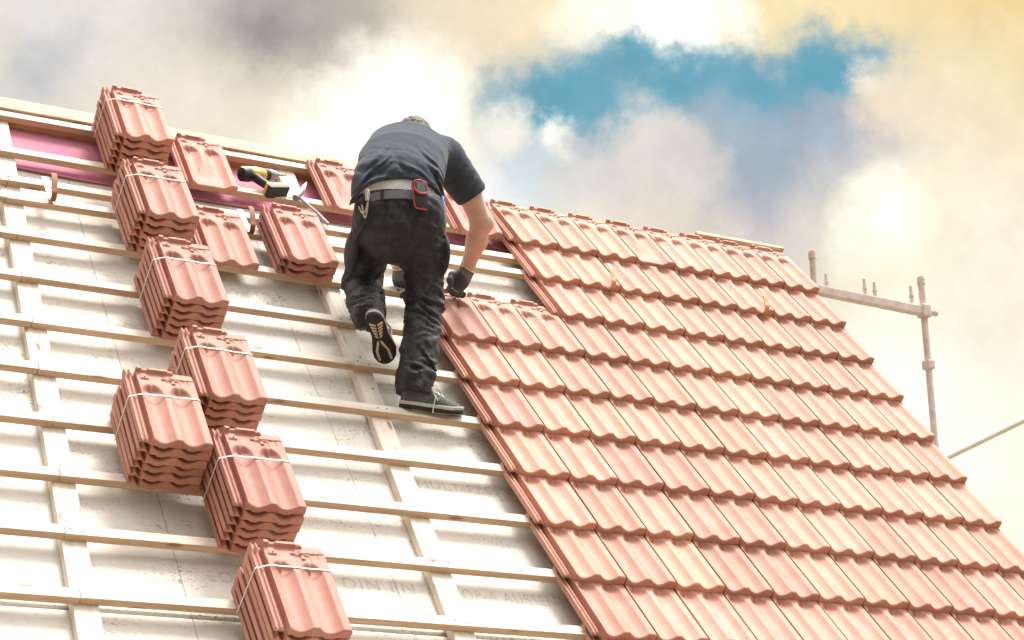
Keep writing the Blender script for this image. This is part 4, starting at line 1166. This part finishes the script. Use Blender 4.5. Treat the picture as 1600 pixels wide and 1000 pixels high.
# ---- shoes
def shoe(heel, toe, up, ground_label=None, lace_vis=True):
    ax = toe - heel; L = np.linalg.norm(ax); ax = ax / L
    up = up - ax * (up @ ax); up /= np.linalg.norm(up); si = np.cross(ax, up)
    def loc(x, y, z): return heel + ax * (x * L) + si * y + up * z
    # outline of the sole: half widths left and right of the centre line
    xs = [0, .04, .12, .25, .42, .58, .72, .84, .93, .98, 1.0]
    hw = [.012, .026, .035, .036, .033, .041, .048, .045, .034, .020, .006]
    bend = lambda x: .010 * math.sin((x - .2) * 3.2)
    def slab_mesh(z0, z1, g, m, name, par, toe_lift=.012):
        mb = MB(); P = []
        zz = [z0 + .002, z0, z1, z1 + .0] if False else [z0, z1]
        outline = [(x, bend(x) + h + g) for x, h in zip(xs, hw)] + [(x, bend(x) - h - g) for x, h in list(zip(xs, hw))[::-1]]
        for z, gg in ((z0, -.003), (z0 + .003, 0), (z1 - .003, 0), (z1, -.003)):
            P.append([mo(loc(x, y + (gg if y > bend(x) else -gg), z + toe_lift * max(0, x - .75) / .25)) for x, y in outline])
        b = len(mb.v); mb.quadgrid(P, close_v=True)
        n = len(outline)
        mb.f.append(tuple(b + k for k in range(n))); mb.mi.append(0); mb.f.append(tuple(b + 3 * n + k for k in reversed(range(n)))); mb.mi.append(0)
        return mb.build(name, m, par, smooth=50)
    def up_fn(P):
        q = P - heel; x = (q @ ax) / L; y = q @ si; z = q @ up
        w = np.interp(x, xs, hw) + .002; yb = .010 * np.sin((x - .2) * 3.2)
        h = np.interp(x, [0, .06, .2, .36, .5, .7, .9, 1.0], [.080, .090, .094, .086, .068, .048, .036, .020])
        d = np.sqrt(((y - yb) / w) ** 2 + (np.maximum(z - .012, 0) / h) ** 2 + 1e-6)
        d = (d - 1) * .03
        d = np.maximum(d, -(z - .014)); d = np.maximum(d, (x - .985) * L); d = np.maximum(d, -(x - .012) * L)
        hole = np.sqrt(((x - .17) * L / .052) ** 2 + (y / .030) ** 2 + ((z - .105) / .035) ** 2) * .03 - .03
        d = smax(d, -hole, .006)
        for i in range(4):
            s = np.abs(x - (.40 + .07 * i)); d = d + .0012 * np.exp(-(s / .008) ** 2)
        return d
    c = (heel + toe) / 2
    u = shape('shoe', up_fn, tuple(c - .20), tuple(c + .20), .0055, M['shoe'])
    slab_mesh(.0125, .028, .0030, M['midsole'], 'midsole', u)
    slab_mesh(-.004, .0135, .002, M['sole'], 'sole', u)
    # sand coloured lugs let into the black sole
    def lug(poly):
        mb = MB(); b = 0
        lo = [mo(loc(x, y, -.0062 + .012 * max(0, x - .75) / .25)) for x, y in poly]; hi = [mo(loc(x, y, -.002 + .012 * max(0, x - .75) / .25)) for x, y in poly]
        mb.quadgrid([lo, hi], close_v=True); n = len(poly)
        mb.f.append(tuple(range(n))); mb.mi.append(0); mb.f.append(tuple(range(2 * n - 1, n - 1, -1))); mb.mi.append(0)
        return mb.build('tread', M['tread'], u)
    for i in range(5):
        x = .20 + .058 * i; o = .026 - .0035 * i
        for s in (-1, 1):
            lug([(x, s * .003 + .001), (x + .028, s * .003 + .001), (x - .012, s * (o + .004) + .001), (x - .048, s * (o + .001) + .001)])
    for s in (-1, 1):
        lug([(.50, s * .004), (.53, s * .012), (.70, s * .030 + .004), (.90, s * .030 + .008), (.90, s * .020 + .008), (.70, s * .019 + .004), (.56, s * .004)])
    # laces
    mb = MB()
    for i in range(4):
        x = .40 + .065 * i; h = float(np.interp(x, [.36, .5, .7], [.098, .081, .060])) + .006
        mb.tube([mo(loc(x, -.022 + bend(x), h - .012)), mo(loc(x + .02, bend(x), h)), mo(loc(x + .03, .022 + bend(x), h - .014))], .0022, 6)
    mb.tube([mo(loc(.40, .0, .100)), mo(loc(.42, .03, .098)), mo(loc(.46, .052, .055)), mo(loc(.44, .056, .018)), mo(loc(.44, .056, -.010))], .0022, 6)
    mb.tube([mo(loc(.40, .0, .100)), mo(loc(.50, .03, .110)), mo(loc(.56, .054, .075)), mo(loc(.50, .055, .045)), mo(loc(.42, .028, .09))], .0022, 6)
    mb.build('lace', M['lace'], u, smooth=60)
    return u
shoe(V3(-2.898, -1.138, 4.094), V3(-2.618, -1.142, 4.084), V3(0.03, -.25, 1))
shoe(J['Lheel'] + V3(.0, -.012, .0), J['Ltoe'] + V3(.0, .0, .0), V3(.30, .62, .52))

# ---- raised seams on the seat and thighs
def seam(lines, name='seam'):
    bvh_o = bpy.data.objects['trousers']; mb = MB()
    from mathutils.bvhtree import BVHTree
    t = BVHTree.FromPolygons([v.co for v in bvh_o.data.vertices], [tuple(p.vertices) for p in bvh_o.data.polygons])
    for l0, z0, l1, z1 in lines:
        pts = []
        for i in range(19):
            f = i / 18; q = J['belt'] + e1 * (l0 + (l1 - l0) * f) + UP * (z0 + (z1 - z0) * f) - tr_e2 * 0
            src = mo(q - FW * .6); hit = t.ray_cast(src, Vector(FW / np.linalg.norm(FW)))
            if hit[0] is not None: pts.append(hit[0] + hit[1] * .0004)
        if len(pts) > 3: mb.tube(pts, .0021, 6)
    if mb.v: mb.build(name, M['seam'], bvh_o, smooth=60)
M['seam'] = mat('seam_thread_cloth', (0.030, 0.029, 0.031), .8)
seam([(-.125, -.035, -.035, -.045), (.035, -.05, .115, -.05), (-.125, -.035, -.12, -.13), (.115, -.05, .118, -.15), (-.010, -.03, .0, -.20), (-.14, -.03, -.06, -.035)])
# ---- things worn on the belt
def on_belt(th, out=.0, dz=.0, a=.184, b=.141):
    t = R(th); return J['belt'] + e1 * (a + out) * math.cos(t) + tr_e2 * (b + out) * math.sin(t) + UP * (dz - .10 * b * math.sin(t)), -e1 * math.sin(t) + tr_e2 * math.cos(t), e1 * math.cos(t) + tr_e2 * math.sin(t)
def frame_box(mb, c, x, z, y, lo, hi, mi=0, bev=.004):
    """box with width along x, height along z, depth along y"""
    mb.box(lo, hi, lambda p: mo(c + x * p.x + y * p.y + z * p.z), mi, bev)
c, t, nrm = on_belt(-70, .004, -.008)
zz = UP * .98 - t * .10; zz /= np.linalg.norm(zz)
mb = MB(); frame_box(mb, c, t, zz, nrm, (-.030, .0, -.062), (.030, .030, .055), 0, .008); po = mb.build('belt_pouch', M['pouch'], man, smooth=40)
mb = MB()
mb.tube([mo(c + t * x + nrm * y + zz * z) for x, y, z in ((-.031, .018, .045), (-.032, .018, -.05), (-.026, .02, -.064), (.026, .02, -.064))], .0040, 8)
mb.tube([mo(c + t * x + nrm * y + zz * z) for x, y, z in ((-.030, .028, .02), (-.026, .034, .006), (-.010, .036, -.002), (.012, .036, .0), (.027, .034, .01), (.030, .03, .03), (.027, .028, .054), (.0, .026, .062), (-.025, .026, .056), (-.030, .028, .02))], .0042, 8)
mb.build('red_piping', M['red'], po, smooth=60)
mb = MB(); frame_box(mb, c, t, zz, nrm, (-.022, .030, .004), (.022, .0335, .052), 0, .002); mb.build('flap', M['belt'], po)
# chain with a clip at the left hip
c, t, nrm = on_belt(-137, .012, .004)
mb = MB()
mb.tube([mo(c + UP * z + nrm * .004 + t * x) for z, x in ((.022, .004), (.024, -.006), (.008, -.010), (-.022, -.006), (-.024, .004), (-.004, .008), (.022, .004))], .0048, 8)
mb.tube([mo(c + UP * .012 + nrm * .006), mo(c - UP * .02 + nrm * .008)], .007, 8)
ch = mb.build('key_clip', M['chrome'], man, smooth=60)
mb = MB()
for sag, end in ((.055, 205), (.085, 212)):
    c2, t2, n2 = on_belt(end, .012, -.03)
    pts = []
    for i in range(27):
        f = i / 26; p = (c - UP * .024) * (1 - f) + c2 * f - UP * sag * 4 * f * (1 - f) * (.6 + .4 * (1 - f))
        ctr = J['belt'] + UP * (p[2] - J['belt'][2]); o = p - ctr; k = np.linalg.norm(o)
        rad = math.sqrt((.184 * (o @ e1) / k) ** 2 + (.142 * (o @ tr_e2) / k) ** 2)
        p = ctr + o / k * max(k, rad + .006)
        pts.append(p)
    for i in range(26):
        a, b = pts[i], pts[i + 1]; m_ = (a + b) / 2; d = b - a; L_ = np.linalg.norm(d); d = d / L_
        s = np.cross(d, nrm); s /= np.linalg.norm(s)
        if i % 2: s = np.cross(d, s)
        lk = [mo(m_ + d * (L_ * .62 * math.cos(q)) + s * (.0034 * math.sin(q))) for q in np.linspace(0, 2 * math.pi, 9)]
        mb.tube(lk, .0011, 5)
mb.build('key_chain', M['chrome'], ch)
# holster pocket on the right hip with a blue pen
c, t, nrm = on_belt(-22, .006, -.005)
mb = MB()
Pp = []
for z, w, dep in ((-.005, .030, .012), (-.03, .032, .016), (-.075, .031, .017), (-.105, .024, .014), (-.125, .008, .008)):
    Pp.append([mo(c + t * (w * math.cos(q)) + nrm * (.010 + dep * math.sin(q)) + UP * z) for q in np.linspace(0, 2 * math.pi, 20, endpoint=False)])
mb.quadgrid(Pp, close_v=True); ho = mb.build('holster', M['leather'], man, smooth=50)
mb = MB(); mb.tube([mo(c + nrm * .012 - t * .008 + UP * z) for z in (-.06, .0, .032, .036)], [.0075, .0075, .007, .003], 10); mb.build('pen', M['blue'], ho, smooth=50)
mb = MB(); mb.tube([mo(c + nrm * .012 + t * .010 + UP * z) for z in (-.06, .0, .018, .02)], [.006, .006, .006, .003], 10); mb.build('pencil', M['lace'], ho, smooth=50)
